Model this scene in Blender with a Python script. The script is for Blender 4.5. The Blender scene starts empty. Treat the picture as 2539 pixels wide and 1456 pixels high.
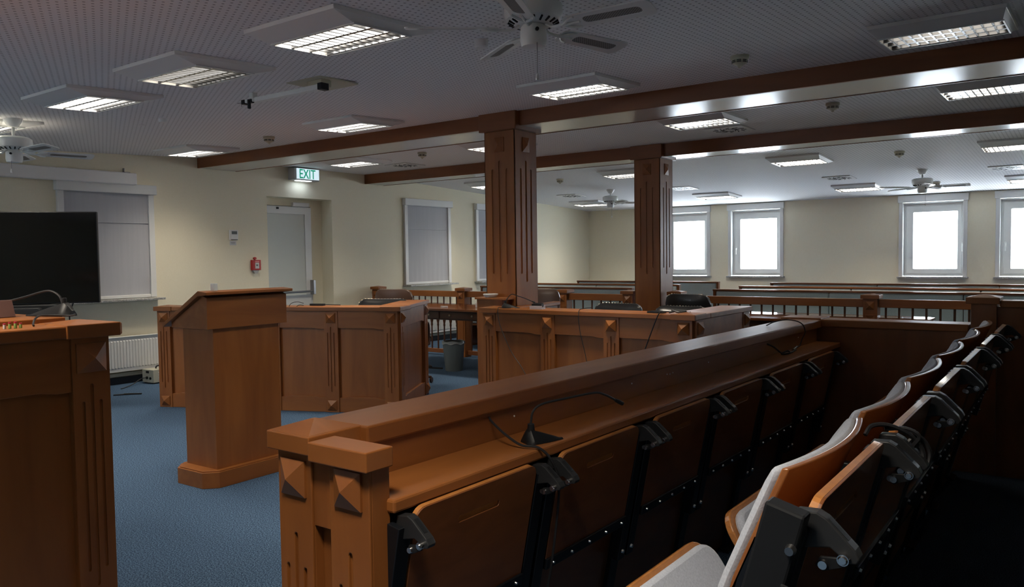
import bpy, bmesh, math, random
from mathutils import Matrix, Vector
random.seed(4)
PI = math.pi
S = bpy.context.scene
C = S.collection

# ------------------------------------------------------------------ camera, sky, exposure
EYE = 1.35
cd = bpy.data.cameras.new('camera'); cam = bpy.data.objects.new('camera', cd); C.objects.link(cam)
r, u, f = ((.80406, .59439, -.01361), (-.01656, .04527, .99884), (-.59431, .80290, -.04624))
cam.matrix_world = Matrix(((r[0], u[0], -f[0], 0), (r[1], u[1], -f[1], 0), (r[2], u[2], -f[2], EYE), (0, 0, 0, 1)))
cd.sensor_width = 36; cd.lens = 28.1455; cd.clip_start = .05; cd.clip_end = 200
S.camera = cam
w = bpy.data.worlds.new('sky'); S.world = w; w.use_nodes = True
bg = w.node_tree.nodes['Background']; bg.inputs[0].default_value = (.80, .90, 1, 1); bg.inputs[1].default_value = 10.0
S.view_settings.view_transform = 'Standard'; S.view_settings.look = 'None'
S.view_settings.gamma = 1; S.view_settings.use_curve_mapping = False
S.view_settings.exposure = 0.92
S.cycles.use_denoising = True
S.cycles.max_bounces = 7; S.cycles.diffuse_bounces = 5; S.cycles.glossy_bounces = 3
S.cycles.sample_clamp_indirect = 6
LAMP_W = 16.5

# ------------------------------------------------------------------ materials
MT = {}
def mat(n, col, rough=.5, metal=0, coat=0, emis=None, es=0, spec=.5, sheen=0):
    m = bpy.data.materials.new(n); m.use_nodes = True; b = m.node_tree.nodes['Principled BSDF']
    b.inputs['Base Color'].default_value = (*col, 1); b.inputs['Roughness'].default_value = rough
    b.inputs['Metallic'].default_value = metal; b.inputs['Coat Weight'].default_value = coat
    b.inputs['Specular IOR Level'].default_value = spec
    b.inputs['Sheen Weight'].default_value = sheen
    if emis: b.inputs['Emission Color'].default_value = (*emis, 1); b.inputs['Emission Strength'].default_value = es
    MT[n] = m; return m
def nn(m, t, **k):
    n = m.node_tree.nodes.new(t)
    for a, v in k.items():
        if a in n.inputs: n.inputs[a].default_value = v
        else: setattr(n, a, v)
    return n
def ln(m, a, b): m.node_tree.links.new(a, b)
def noise_col(m, scale, c1, c2, stretch=(1, 1, 1), detail=4, lo=.3, hi=.7, bump=0, dist=0, coord='Object'):
    b = m.node_tree.nodes['Principled BSDF']
    tc = nn(m, 'ShaderNodeTexCoord'); mp = nn(m, 'ShaderNodeMapping'); mp.inputs['Scale'].default_value = stretch
    ns = nn(m, 'ShaderNodeTexNoise'); ns.inputs['Scale'].default_value = scale; ns.inputs['Detail'].default_value = detail
    ns.inputs['Distortion'].default_value = dist
    cr = nn(m, 'ShaderNodeValToRGB'); cr.color_ramp.elements[0].position = lo; cr.color_ramp.elements[1].position = hi
    cr.color_ramp.elements[0].color = (*c1, 1); cr.color_ramp.elements[1].color = (*c2, 1)
    ln(m, tc.outputs[coord], mp.inputs[0]); ln(m, mp.outputs[0], ns.inputs[0]); ln(m, ns.outputs[0], cr.inputs[0])
    ln(m, cr.outputs[0], b.inputs['Base Color'])
    if bump:
        bp = nn(m, 'ShaderNodeBump'); bp.inputs['Strength'].default_value = bump; bp.inputs['Distance'].default_value = .01
        ln(m, ns.outputs[0], bp.inputs['Height']); ln(m, bp.outputs[0], b.inputs['Normal'])
    return ns
WC1, WC2 = (.215, .070, .016), (.310, .110, .027)
for ax, st in (('x', (1, 14, 14)), ('y', (14, 1, 14)), ('z', (14, 14, 1))):
    noise_col(mat('wood_' + ax, WC2, .40, spec=.42), 1.3, WC1, WC2, [v * .55 if v > 1 else v for v in st], 5, dist=.6)
    noise_col(mat('darkwood_' + ax, WC2, .38, coat=.1), 1.3, (.165, .053, .014), (.225, .076, .020), [v * .55 if v > 1 else v for v in st], 5, dist=.6)
noise_col(mat('edge_ply', WC2, .3, coat=.4), 3, (.40, .155, .040), (.52, .215, .06), (14, 14, 60), 3)
noise_col(mat('board', WC2, .33, coat=.15), 1.8, (.17, .058, .019), (.24, .085, .027), (2.5, 2.5, 8), 6, dist=1.2)
noise_col(mat('shell_ply', WC2, .33, coat=.2), 1.8, (.26, .092, .026), (.34, .13, .038), (2.5, 2.5, 8), 5, dist=1)
noise_col(mat('table_wood', WC2, .10, coat=.6), 2, (.16, .05, .015), (.21, .07, .02), (1, 12, 12), 5)
noise_col(mat('dark_table', WC2, .3), 2, (.05, .02, .010), (.07, .03, .014), (1, 12, 12), 5)
mat('wall', (.80, .73, .54), .75); noise_col(MT['wall'], 60, (.80, .745, .575), (.825, .77, .605), bump=.05)
mat('white', (.82, .82, .81), .45)
mat('spindle_wood', (.085, .034, .016), .35)
mat('white_gloss', (.84, .86, .84), .3)
mat('frame_white', (.74, .75, .74), .3)
mat('soffit', (.60, .60, .56), .20, coat=.12, spec=.35)
mat('blind', (.33, .335, .39), .7)
b_ = MT['blind']
noise_col(b_, 6, (.43, .44, .475), (.455, .465, .50), (6, 6, .3), 2)
mat('black', (.010, .011, .013), .45, spec=.3)
mat('black_metal', (.010, .012, .016), .35, .3)
mat('rubber', (.015, .015, .017), .5)
mat('arm_grey', (.020, .021, .023), .36)
mat('chrome', (.75, .75, .76), .18, 1)
mat('nickel', (.35, .35, .36), .3, 1)
noise_col(mat('fabric', (.40, .41, .41), .95, sheen=.3), 240, (.43, .47, .56), (.56, .60, .69), bump=.12)  # grey pads coloured bluer, sky light worked into the base colour
noise_col(mat('pew_fabric', (.22, .28, .30), .8, sheen=.2), 150, (.40, .48, .51), (.47, .56, .585), bump=.05)
mat('leather_black', (.013, .014, .016), .3, coat=.1); mat('leather_brown', (.105, .062, .045), .38)
mat('brass', (.5, .42, .28), .3, 1)
mat('granite', (.3, .3, .3), .3); noise_col(MT['granite'], 220, (.12, .12, .12), (.62, .62, .60), lo=.42, hi=.58)
mat('pane', (.62, .65, .61), .5)
mat('red', (.42, .022, .022), .4); mat('pale_red', (.75, .35, .33), .5)
mat('green_ink', (.0, .30, .17), .5, emis=(.0, .30, .16), es=.35)
mat('sign_white', (.6, .7, .75), .5, emis=(.72, .9, 1), es=.42)
mat('led', (.9, .95, 1), .5, emis=(.8, .92, 1), es=1.6)
mat('sign_grey', (.40, .40, .39), .5)
mat('mirror', (.24, .25, .27), .28, 1)
mat('tray', (.12, .12, .125), .35, .3)
mat('cream', (.58, .55, .42), .5)
mat('beige', (.47, .46, .37), .45)
mat('screen', (.003, .003, .003), .07)
mat('lcd', (.10, .115, .115), .25)
mat('paper', (.6, .6, .6), .7)
mat('bin_grey', (.17, .195, .195), .35); mat('bin_liner', (.42, .45, .45), .25)
mat('cane', (.30, .28, .25), .7); 
def checker_mat(m, c1, c2, s):
    b = m.node_tree.nodes['Principled BSDF']; tc = nn(m, 'ShaderNodeTexCoord'); ck = nn(m, 'ShaderNodeTexChecker')
    ck.inputs[1].default_value = (*c1, 1); ck.inputs[2].default_value = (*c2, 1); ck.inputs[3].default_value = s
    ln(m, tc.outputs['Object'], ck.inputs[0]); ln(m, ck.outputs[0], b.inputs['Base Color'])
checker_mat(MT['cane'], (.42, .40, .37), (.14, .125, .11), 160)
mat('vial_glass', (.55, .55, .55), .15); mat('vial_green', (.25, .42, .12), .4); mat('vial_red', (.35, .02, .04), .4)
mat('clear', (.5, .47, .52), .12); mat('block_wood', (.11, .055, .045), .45)
mat('skirt', (.018, .020, .026), .5)
# carpet: blue loop pile with pale flecks
m = mat('carpet', (.06, .12, .2), 1, spec=.1)
noise_col(m, 150, (.020, .040, .080), (.110, .185, .290), detail=2, lo=.38, hi=.66, bump=.35)
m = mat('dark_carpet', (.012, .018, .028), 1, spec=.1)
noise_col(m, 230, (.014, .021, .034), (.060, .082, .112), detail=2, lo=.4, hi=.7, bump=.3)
# perforated acoustic ceiling: staggered rows of small slots
m = mat('ceiling', (.74, .72, .74), .8, spec=.2)
b = m.node_tree.nodes['Principled BSDF']
tc = nn(m, 'ShaderNodeTexCoord'); sp = nn(m, 'ShaderNodeSeparateXYZ'); ln(m, tc.outputs['Object'], sp.inputs[0])
def mth(op, a, b2=None, c2=None):
    n = nn(m, 'ShaderNodeMath'); n.operation = op
    for i, v in enumerate((a, b2, c2)):
        if v is None: continue
        if isinstance(v, (int, float)): n.inputs[i].default_value = v
        else: ln(m, v, n.inputs[i])
    return n.outputs[0]
ux = mth('DIVIDE', sp.outputs[0], .036); vy = mth('DIVIDE', sp.outputs[1], .036)
row = mth('FLOOR', ux); odd = mth('MULTIPLY', mth('MODULO', mth('ABSOLUTE', row), 2), .5)
fx = mth('SUBTRACT', mth('FRACT', ux), .5); fy = mth('SUBTRACT', mth('FRACT', mth('ADD', vy, odd)), .5)
ex = mth('MULTIPLY', fx, 6.2); ey = mth('MULTIPLY', fy, 5.6)
d2 = mth('ADD', mth('MULTIPLY', ex, ex), mth('MULTIPLY', ey, ey))
hole = mth('LESS_THAN', d2, 1)
mx = nn(m, 'ShaderNodeMix'); mx.data_type = 'RGBA'; mx.inputs[6].default_value = (.90, .895, .90, 1); mx.inputs[7].default_value = (.40, .39, .40, 1)
ln(m, hole, mx.inputs[0]); ln(m, mx.outputs[2], b.inputs['Base Color'])
# window glass that lets the daylight through
m = bpy.data.materials.new('glass'); m.use_nodes = True; nt = m.node_tree; nt.nodes.clear()
o_ = nt.nodes.new('ShaderNodeOutputMaterial'); t_ = nt.nodes.new('ShaderNodeBsdfTransparent'); g_ = nt.nodes.new('ShaderNodeBsdfGlossy')
g_.inputs['Roughness'].default_value = .02; mi = nt.nodes.new('ShaderNodeMixShader'); mi.inputs[0].default_value = .06
nt.links.new(t_.outputs[0], mi.inputs[1]); nt.links.new(g_.outputs[0], mi.inputs[2]); nt.links.new(mi.outputs[0], o_.inputs[0]); MT['glass'] = m

# ------------------------------------------------------------------ mesh helpers
I4 = Matrix.Identity(4)
class MB:
    def __init__(s, T=None): s.bm = bmesh.new(); s.T = T or I4
    def _t(s, vs):
        if s.T is not I4:
            for v in vs: v.co = s.T @ v.co
    def box(s, x0, x1, y0, y1, z0, z1):
        vs = [s.bm.verts.new((x, y, z)) for x in (x0, x1) for y in (y0, y1) for z in (z0, z1)]
        for q in ((0, 1, 3, 2), (4, 6, 7, 5), (0, 4, 5, 1), (2, 3, 7, 6), (0, 2, 6, 4), (1, 5, 7, 3)): s.bm.faces.new([vs[i] for i in q])
        s._t(vs); return s
    def hexa(s, p):                       # 8 points: bottom ring then top ring
        vs = [s.bm.verts.new(q) for q in p]
        for q in ((3, 2, 1, 0), (4, 5, 6, 7), (0, 1, 5, 4), (1, 2, 6, 5), (2, 3, 7, 6), (3, 0, 4, 7)): s.bm.faces.new([vs[i] for i in q])
        s._t(vs); return s
    def prism(s, pts, ax, a, b):          # polygon in the other two axes, extruded along ax
        def P(p, t): return {'x': (t, p[0], p[1]), 'y': (p[0], t, p[1]), 'z': (p[0], p[1], t)}[ax]
        A = [s.bm.verts.new(P(p, a)) for p in pts]; B = [s.bm.verts.new(P(p, b)) for p in pts]
        s.bm.faces.new(A[::-1]); s.bm.faces.new(B); n = len(pts)
        for i in range(n): s.bm.faces.new((A[i], A[(i + 1) % n], B[(i + 1) % n], B[i]))
        s._t(A + B); return s
    def holed(s, outer, holes, ax, a, b): # polygon with holes, extruded along ax
        def P(p, t): return {'x': (t, p[0], p[1]), 'y': (p[0], t, p[1]), 'z': (p[0], p[1], t)}[ax]
        bm2 = bmesh.new(); es = []
        for L in [outer] + holes:
            vs = [bm2.verts.new(P(p, a)) for p in L]
            es += [bm2.edges.new((vs[i], vs[(i + 1) % len(vs)])) for i in range(len(vs))]
        bmesh.ops.triangle_fill(bm2, use_beauty=True, use_dissolve=False, edges=es)
        g = bmesh.ops.extrude_face_region(bm2, geom=bm2.faces[:])
        dv = {'x': (b - a, 0, 0), 'y': (0, b - a, 0), 'z': (0, 0, b - a)}[ax]
        bmesh.ops.translate(bm2, vec=dv, verts=[v for v in g['geom'] if isinstance(v, bmesh.types.BMVert)])
        bmesh.ops.recalc_face_normals(bm2, faces=bm2.faces[:])
        me = bpy.data.meshes.new('t'); bm2.to_mesh(me); bm2.free()
        n0 = len(s.bm.verts); s.bm.from_mesh(me); bpy.data.meshes.remove(me)
        s.bm.verts.ensure_lookup_table(); s._t([s.bm.verts[i] for i in range(n0, len(s.bm.verts))]); return s
    def cyl(s, p0, p1, r0, r1=None, n=16):
        r1 = r0 if r1 is None else r1
        p0, p1 = Vector(p0), Vector(p1); d = (p1 - p0).normalized()
        a = d.cross(Vector((0, 0, 1)) if abs(d.z) < .9 else Vector((1, 0, 0))).normalized(); b = d.cross(a)
        A = [s.bm.verts.new(p0 + (a * math.cos(2 * PI * i / n) + b * math.sin(2 * PI * i / n)) * r0) for i in range(n)]
        B = [s.bm.verts.new(p1 + (a * math.cos(2 * PI * i / n) + b * math.sin(2 * PI * i / n)) * r1) for i in range(n)]
        s.bm.faces.new(A[::-1]); s.bm.faces.new(B)
        for i in range(n): s.bm.faces.new((A[i], A[(i + 1) % n], B[(i + 1) % n], B[i]))
        s._t(A + B); return s
    def tube(s, pts, rad, n=8):
        pts = [Vector(p) for p in pts]; rings = []; a = None
        for i, p in enumerate(pts):
            d = (pts[min(i + 1, len(pts) - 1)] - pts[max(i - 1, 0)]).normalized()
            if a is None: a = d.cross(Vector((0, 0, 1)) if abs(d.z) < .9 else Vector((1, 0, 0))).normalized()
            a = (a - d * a.dot(d)).normalized(); b = d.cross(a)
            rr = rad[i] if isinstance(rad, (list, tuple)) else rad
            rings.append([s.bm.verts.new(p + (a * math.cos(2 * PI * k / n) + b * math.sin(2 * PI * k / n)) * rr) for k in range(n)])
        s.bm.faces.new(rings[0][::-1]); s.bm.faces.new(rings[-1])
        for A, B in zip(rings, rings[1:]):
            for k in range(n): s.bm.faces.new((A[k], A[(k + 1) % n], B[(k + 1) % n], B[k]))
        s._t([v for R in rings for v in R]); return s
    def lathe(s, prof, c=(0, 0, 0), n=24):
        rings = []
        for (rr, z) in prof: rings.append([s.bm.verts.new((c[0] + rr * math.cos(2 * PI * k / n), c[1] + rr * math.sin(2 * PI * k / n), c[2] + z)) for k in range(n)])
        s.bm.faces.new(rings[0][::-1]); s.bm.faces.new(rings[-1])
        for A, B in zip(rings, rings[1:]):
            for k in range(n): s.bm.faces.new((A[k], A[(k + 1) % n], B[(k + 1) % n], B[k]))
        s._t([v for R in rings for v in R]); return s
    def sheet(s, fn, nu, nv):             # closed slab: fn(u, v, side) -> point
        G = [[[s.bm.verts.new(fn(i / nu, j / nv, k)) for j in range(nv + 1)] for i in range(nu + 1)] for k in (0, 1)]
        for k in (0, 1):
            for i in range(nu):
                for j in range(nv): s.bm.faces.new((G[k][i][j], G[k][i + 1][j], G[k][i + 1][j + 1], G[k][i][j + 1]))
        for i in range(nu):
            for j in (0, nv): s.bm.faces.new((G[0][i][j], G[0][i + 1][j], G[1][i + 1][j], G[1][i][j]))
        for j in range(nv):
            for i in (0, nu): s.bm.faces.new((G[0][i][j], G[0][i][j + 1], G[1][i][j + 1], G[1][i][j]))
        s._t([v for K in G for R_ in K for v in R_]); return s
    def pyr(s, xc, zc, hw, hh, y, d=.022, b=.006):   # pyramid boss on a face whose outward side is -y
        s.box(xc - hw, xc + hw, y - b, y + .002, zc - hh, zc + hh)
        q = [s.bm.verts.new(p) for p in ((xc - hw, y - b, zc - hh), (xc + hw, y - b, zc - hh), (xc + hw, y - b, zc + hh), (xc - hw, y - b, zc + hh), (xc, y - b - d, zc))]
        for i in range(4): s.bm.faces.new((q[i], q[(i + 1) % 4], q[4]))
        s._t(q); return s
    def ob(s, name, mt, parent=None, bev=0, smooth=False, T=None):
        bmesh.ops.recalc_face_normals(s.bm, faces=s.bm.faces[:])
        me = bpy.data.meshes.new(name); s.bm.to_mesh(me); s.bm.free()
        me.materials.append(MT[mt])
        if smooth:
            for p in me.polygons: p.use_smooth = True
            try: me.set_sharp_from_angle(angle=math.radians(38))
            except Exception: pass
        o = bpy.data.objects.new(name, me); C.objects.link(o)
        if parent is not None: o.parent = parent
        if T is not None: o.matrix_local = T
        if bev:
            b = o.modifiers.new('bevel', 'BEVEL'); b.width = bev; b.segments = 2; b.limit_method = 'ANGLE'; b.angle_limit = math.radians(40)
        return o
def tag(o, label, cat, group=None):
    o['label'] = label; o['category'] = cat
    if group: o['group'] = group
    return o
def thing(name, label, cat, loc=(0, 0, 0), rz=0, group=None, M=None):
    o = bpy.data.objects.new(name, None); C.objects.link(o)
    if M is not None: o.matrix_world = M
    else: o.location = loc; o.rotation_euler = (0, 0, rz)
    o.empty_display_size = .1
    return tag(o, label, cat, group)
def struct(o): o['kind'] = 'structure'; return o
KIDS = {}
def dup(root, M, label, group=None):
    kids = [o for o in list(C.objects) if o.parent is root and o.type != 'LIGHT']
    r2 = root.copy(); C.objects.link(r2)
    if isinstance(M, Matrix): r2.matrix_world = M
    else: r2.location = M
    r2['label'] = label
    if group: r2['group'] = group
    for k in kids:
        c = k.copy(); C.objects.link(c); c.parent = r2
        for g in [o for o in list(C.objects) if o.parent is k]:
            d = g.copy(); C.objects.link(d); d.parent = c
    return r2
def rrect(x0, x1, z0, z1, r, n=5, corners=(1, 1, 1, 1)):  # corners: bl, br, tr, tl
    out = []
    for (cx, cz, a0, on) in ((x0 + r, z0 + r, PI, corners[0]), (x1 - r, z0 + r, 1.5 * PI, corners[1]), (x1 - r, z1 - r, 0, corners[2]), (x0 + r, z1 - r, .5 * PI, corners[3])):
        if on:
            for i in range(n + 1): a = a0 + .5 * PI * i / n; out.append((cx + r * math.cos(a), cz + r * math.sin(a)))
        else: out.append((cx + r * (1 if cx > (x0 + x1) / 2 else -1), cz + r * (1 if cz > (z0 + z1) / 2 else -1)))
    return out
def zc(Y): return 2.575 - .045 * max(0, 5.51 - Y) - .0475 * max(0, Y - 8.2)

# ------------------------------------------------------------------ room shell
XL, XR, YB, YF = -8.73, 3.2, 14.54, -4.0
struct(MB().box(XL - .35, XR + .2, YF - .2, YB + .4, -.1, 0).ob('floor', 'carpet'))
mb = MB()
ys = [YF - .2, 5.51, 8.2, YB + .1]
mb.prism([(y, zc(y)) for y in ys] + [(y, zc(y) + .08) for y in ys[::-1]], 'x', XL - .1, XR + .1); struct(mb.ob('ceiling', 'ceiling'))
mb = MB(); D0, D1, DZ = 6.486, 7.57, 2.175
mb.box(XL - .35, XL, YF, D0, 0, 2.75).box(XL - .35, XL, D1, YB + .3, 0, 2.75).box(XL - .35, XL, D0, D1, DZ, 2.75)
struct(mb.ob('wall_left', 'wall'))
WX = [(-7.05, -6.03), (-5.70, -4.64), (-2.765, -1.74), (-1.385, -.37), (1.5, 2.5)]
mb = MB(); edges = [XL] + [v for a in WX for v in (a[0] + .06, a[1] - .06)] + [XR + .1]
for i in range(0, len(edges), 2): mb.box(edges[i], edges[i + 1], YB, YB + .3, 0, 2.75)
for a, c in WX: mb.box(a + .06, c - .06, YB, YB + .3, 0, .90).box(a + .06, c - .06, YB, YB + .3, 2.19, 2.75)
struct(mb.ob('wall_back', 'wall'))
struct(MB().box(XR, XR + .2, YF, YB, 0, 2.75).ob('wall_right', 'wall'))
mb = MB(); FW = [-7.4]; ed = [XL] + [v for a in FW for v in (a, a + 1.05)] + [XR]
for i in range(0, len(ed), 2): mb.box(ed[i], ed[i + 1], YF - .2, YF, 0, 2.75)
for a in FW: mb.box(a, a + 1.05, YF - .2, YF, 0, .92).box(a, a + 1.05, YF - .2, YF, 2.1, 2.75)
struct(mb.ob('wall_front', 'wall'))
struct(MB().box(XL, XL + .018, YF, D0, 0, .075).box(XL, XL + .018, D1, YB - .001, 0, .075).ob('baseboard_left', 'skirt', bev=.003))
struct(MB().box(XL + .02, XR, YB - .018, YB, 0, .075).ob('baseboard_back', 'skirt', bev=.003))
struct(MB().box(XL, XL + .035, 3.0, 6.3, .085, .125).box(XL, XL + .035, 8.0, YB - .02, .085, .125).ob('trim_1', 'cream', bev=.006))

def back_window(n, x0, x1, shade):
    e = bpy.data.objects.new('window_%d' % n, None); C.objects.link(e); e.location = ((x0 + x1) / 2, YB, 1.5); struct(e)
    W = (x1 - x0) / 2; z0, z1 = .925 - 1.5, 2.262 - 1.5
    MB().box(-W, W, -.05, -.001, z1 - .115, z1).ob('blind_cassette', 'frame_white', e, .004)
    MB().box(-W + .015, -W + .075, -.03, .26, z0, z1 - .115).box(W - .075, W - .015, -.03, .26, z0, z1 - .115).box(-W + .075, W - .075, .0, .26, z1 - .135, z1 - .116).ob('casing', 'frame_white', e, .003)
    i0, i1, j0, j1 = -W + .075, W - .075, z0 + .012, z1 - .135
    g0, g1, k0, k1 = -W + .215, W - .165, 1.055 - 1.5, 1.985 - 1.5
    fr = MB(); fr.holed([(i0, j0), (i1, j0), (i1, j1), (i0, j1)], [[(i0 + .05, j0 + .05), (i0 + .05, j1 - .05), (i1 - .05, j1 - .05), (i1 - .05, j0 + .05)]], 'y', .10, .17); fr.ob('window_frame', 'frame_white', e, .004)
    fr = MB(); fr.holed([(i0 + .04, j0 + .04), (i1 - .035, j0 + .04), (i1 - .035, j1 - .04), (i0 + .04, j1 - .04)], [rrect(g0, g1, k0, k1, .012, 3)[::-1]], 'y', .08, .15); fr.ob('sash', 'frame_white', e, .006)
    MB().box(g0 - .01, g1 + .01, .11, .116, k0 - .01, k1 + .01).ob('glass', 'glass', e)
    hx = g0 - .075 if n in (2, 4) else g1 + .07
    MB().box(hx - .012, hx + .012, .066, .08, -.10, -.03).box(hx - .008, hx + .008, .035, .066, -.075, -.055).box(hx - .009, hx + .009, .032, .045, -.17, -.055).ob('handle', 'white_gloss', e, .003)
    MB().box(-W - .005, W + .005, -.075, .12, z0 - .022, z0 + .004).ob('sill', 'granite', e, .004)
for i, (a, c) in enumerate(WX): back_window(i + 1, a, c, 0)

def blind_window(n, y0, y1, z0, z1, zm):
    e = bpy.data.objects.new('window_%d' % n, None); C.objects.link(e); e.location = (XL, (y0 + y1) / 2, 1.5); e.rotation_euler = (0, 0, PI / 2); struct(e)
    W = (y1 - y0) / 2; a, c = z0 - 1.5, z1 - 1.5
    MB().box(-W, W, -.075, -.001, c - .105, c).ob('blind_cassette', 'frame_white', e, .006)
    MB().box(-W + .02, -W + .085, -.04, -.001, a, c - .105).box(W - .085, W - .02, -.04, -.001, a, c - .105).box(-W + .085, W - .085, -.03, -.001, a, a + .035).ob('window_frame', 'frame_white', e, .004)
    def fn(u_, v_, k):
        x = -W + .085 + u_ * (2 * W - .17); z = a + .035 + v_ * (c - .105 - a - .035)
        return (x, -.018 - .0012 * math.sin(x * 60) * (1 - v_) ** 2 * (1 if n > 6 else .15) + .004 * k, z)
    MB().sheet(fn, 40, 10).ob('blind', 'blind', e, smooth=True)
    MB().box(-W + .085, W - .085, -.026, -.016, zm - 1.5 - .006, zm - 1.5 + .006).ob('hem_bar', 'blind', e, .002)
    MB().box(-W - .01, W + .01, -.17, -.001, a - .028, a - .004).ob('sill', 'granite', e, .004)
blind_window(6, 3.865, 4.95, .945, 2.205, 1.78)
blind_window(7, 8.97, 10.09, .935, 2.27, 1.80)
blind_window(8, 10.72, 11.84, .935, 2.265, 1.80)

for i, a in enumerate(FW):
    e = struct(bpy.data.objects.new('window_%d' % (9 + i), None)); C.objects.link(e); e.location = (a + .525, YF, 1.5)
    fr = MB(); fr.holed([(-.52, -.575), (.52, -.575), (.52, .595), (-.52, .595)], [[(-.43, -.48), (-.43, .50), (.43, .50), (.43, -.48)]], 'y', -.14, -.07); fr.ob('window_frame', 'frame_white', e, .004)
    MB().box(-.44, .44, -.11, -.105, -.49, .51).ob('glass', 'glass', e)
    MB().box(-.56, .56, -.06, .06, -.60, -.58).ob('sill', 'granite', e, .004)

# exit door in its recess
e = struct(bpy.data.objects.new('door_1', None)); C.objects.link(e); e.location = (XL - .28, (D0 + D1) / 2, 0); e.rotation_euler = (0, 0, PI / 2)
W = (D1 - D0) / 2
MB().box(-W, W, -.02, .0, 0, DZ).ob('door_backing', 'white', e)
MB().holed([(-W, .001), (W, .001), (W, DZ), (-W, DZ)], [[(-W + .06, .002), (-W + .06, 2.08), (W - .19, 2.08), (W - .19, .002)]], 'y', -.05, -.02).ob('door_frame', 'wall', e, .004)
MB().holed([(-W + .06, .01), (W - .20, .01), (W - .20, 2.07), (-W + .06, 2.07)], [[(-W + .15, .86), (-W + .15, 1.97), (W - .31, 1.97), (W - .31, .86)], [(-W + .15, .12), (-W + .15, .70), (W - .31, .70), (W - .31, .12)]], 'y', -.075, -.05).ob('door_leaf', 'frame_white', e, .004)
MB().box(-W + .14, W - .30, -.06, -.052, .85, 1.98).ob('frosted_panel', 'pane', e)
MB().box(-W + .14, W - .30, -.06, -.052, .11, .71).ob('frosted_panel', 'pane', e)
MB().tube([(-W + .10, -.125, .90), (W - .21, -.125, .905)], .016).box(W - .245, W - .205, -.15, -.075, .86, 1.06).ob('push_bar', 'nickel', e, .004)
MB().box(.02, .30, -.10, -.05, 2.075, 2.13).box(-.02, .10, -.13, -.10, 2.07, 2.085).ob('door_closer', 'frame_white', e, .006)
MB().box(-.24, -.21, -.09, -.07, 2.03, 2.055).ob('closer_pin', 'black', e)

# ------------------------------------------------------------------ beams and columns
def beam(n, y0, y1, z0):
    e = struct(bpy.data.objects.new('trim_%d' % n, None)); C.objects.link(e); e.location = (0, y0, 0)
    MB().box(XL + .001, XR - .001, 0, .03, z0, 2.58).ob('beam_face', 'darkwood_x', e, .003)
    MB().box(XL + .001, XR - .001, .03, y1 - y0 - .02, z0 + .004, 2.58).ob('soffit', 'soffit', e)
    MB().box(XL + .001, XR - .001, y1 - y0 - .02, y1 - y0, z0, 2.58).ob('beam_face', 'darkwood_x', e, .003)
beam(2, 5.51, 6.05, 2.452); beam(3, 8.20, 8.60, 2.437)

def slot(xc, z0, z1, r, n=4):
    return [(xc + r * math.cos(PI + PI * i / n), z0 + r + r * math.sin(PI + PI * i / n)) for i in range(n + 1)] + [(xc + r * math.cos(PI * i / n), z1 - r + r * math.sin(PI * i / n)) for i in range(n + 1)]
def column(x0, x1, y0, y1, label):
    root = thing('wooden_column', label, 'column', ((x0 + x1) / 2, (y0 + y1) / 2, 0)); h = (x1 - x0) / 2; ht = 2.575
    MB().box(-h + .008, h - .008, -h + .008, h - .008, 0, ht).ob('shaft', 'wood_z', root)
    for k in range(4):
        T = Matrix.Rotation(k * PI / 2, 4, 'Z'); mb = MB(T)
        hs = [slot(-.075, 1.20, 2.10, .011)[::-1], slot(0, 1.13, 2.17, .011)[::-1], slot(.075, 1.20, 2.10, .011)[::-1]]
        mb.holed([(-h, 0), (h, 0), (h, 2.44), (-h, 2.44)], hs, 'y', -h, -h + .009)
        mb.ob('fluted_face', 'wood_z', root, .0015)
        MB(T).pyr(0, 2.305, .05, .062, -h, .018).ob('pyramid_block', 'wood_z', root)
    MB().box(-h - .035, h + .035, -h - .035, h + .035, 2.42, ht - .002).ob('capital', 'darkwood_x', root, .006)
column(-4.335, -4.013, 5.48, 5.81, 'wooden column with fluted faces behind the left end of the clerk desk')
column(-4.305, -3.985, 8.17, 8.50, 'wooden column in line with the spindle bar, farther of the two')

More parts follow.
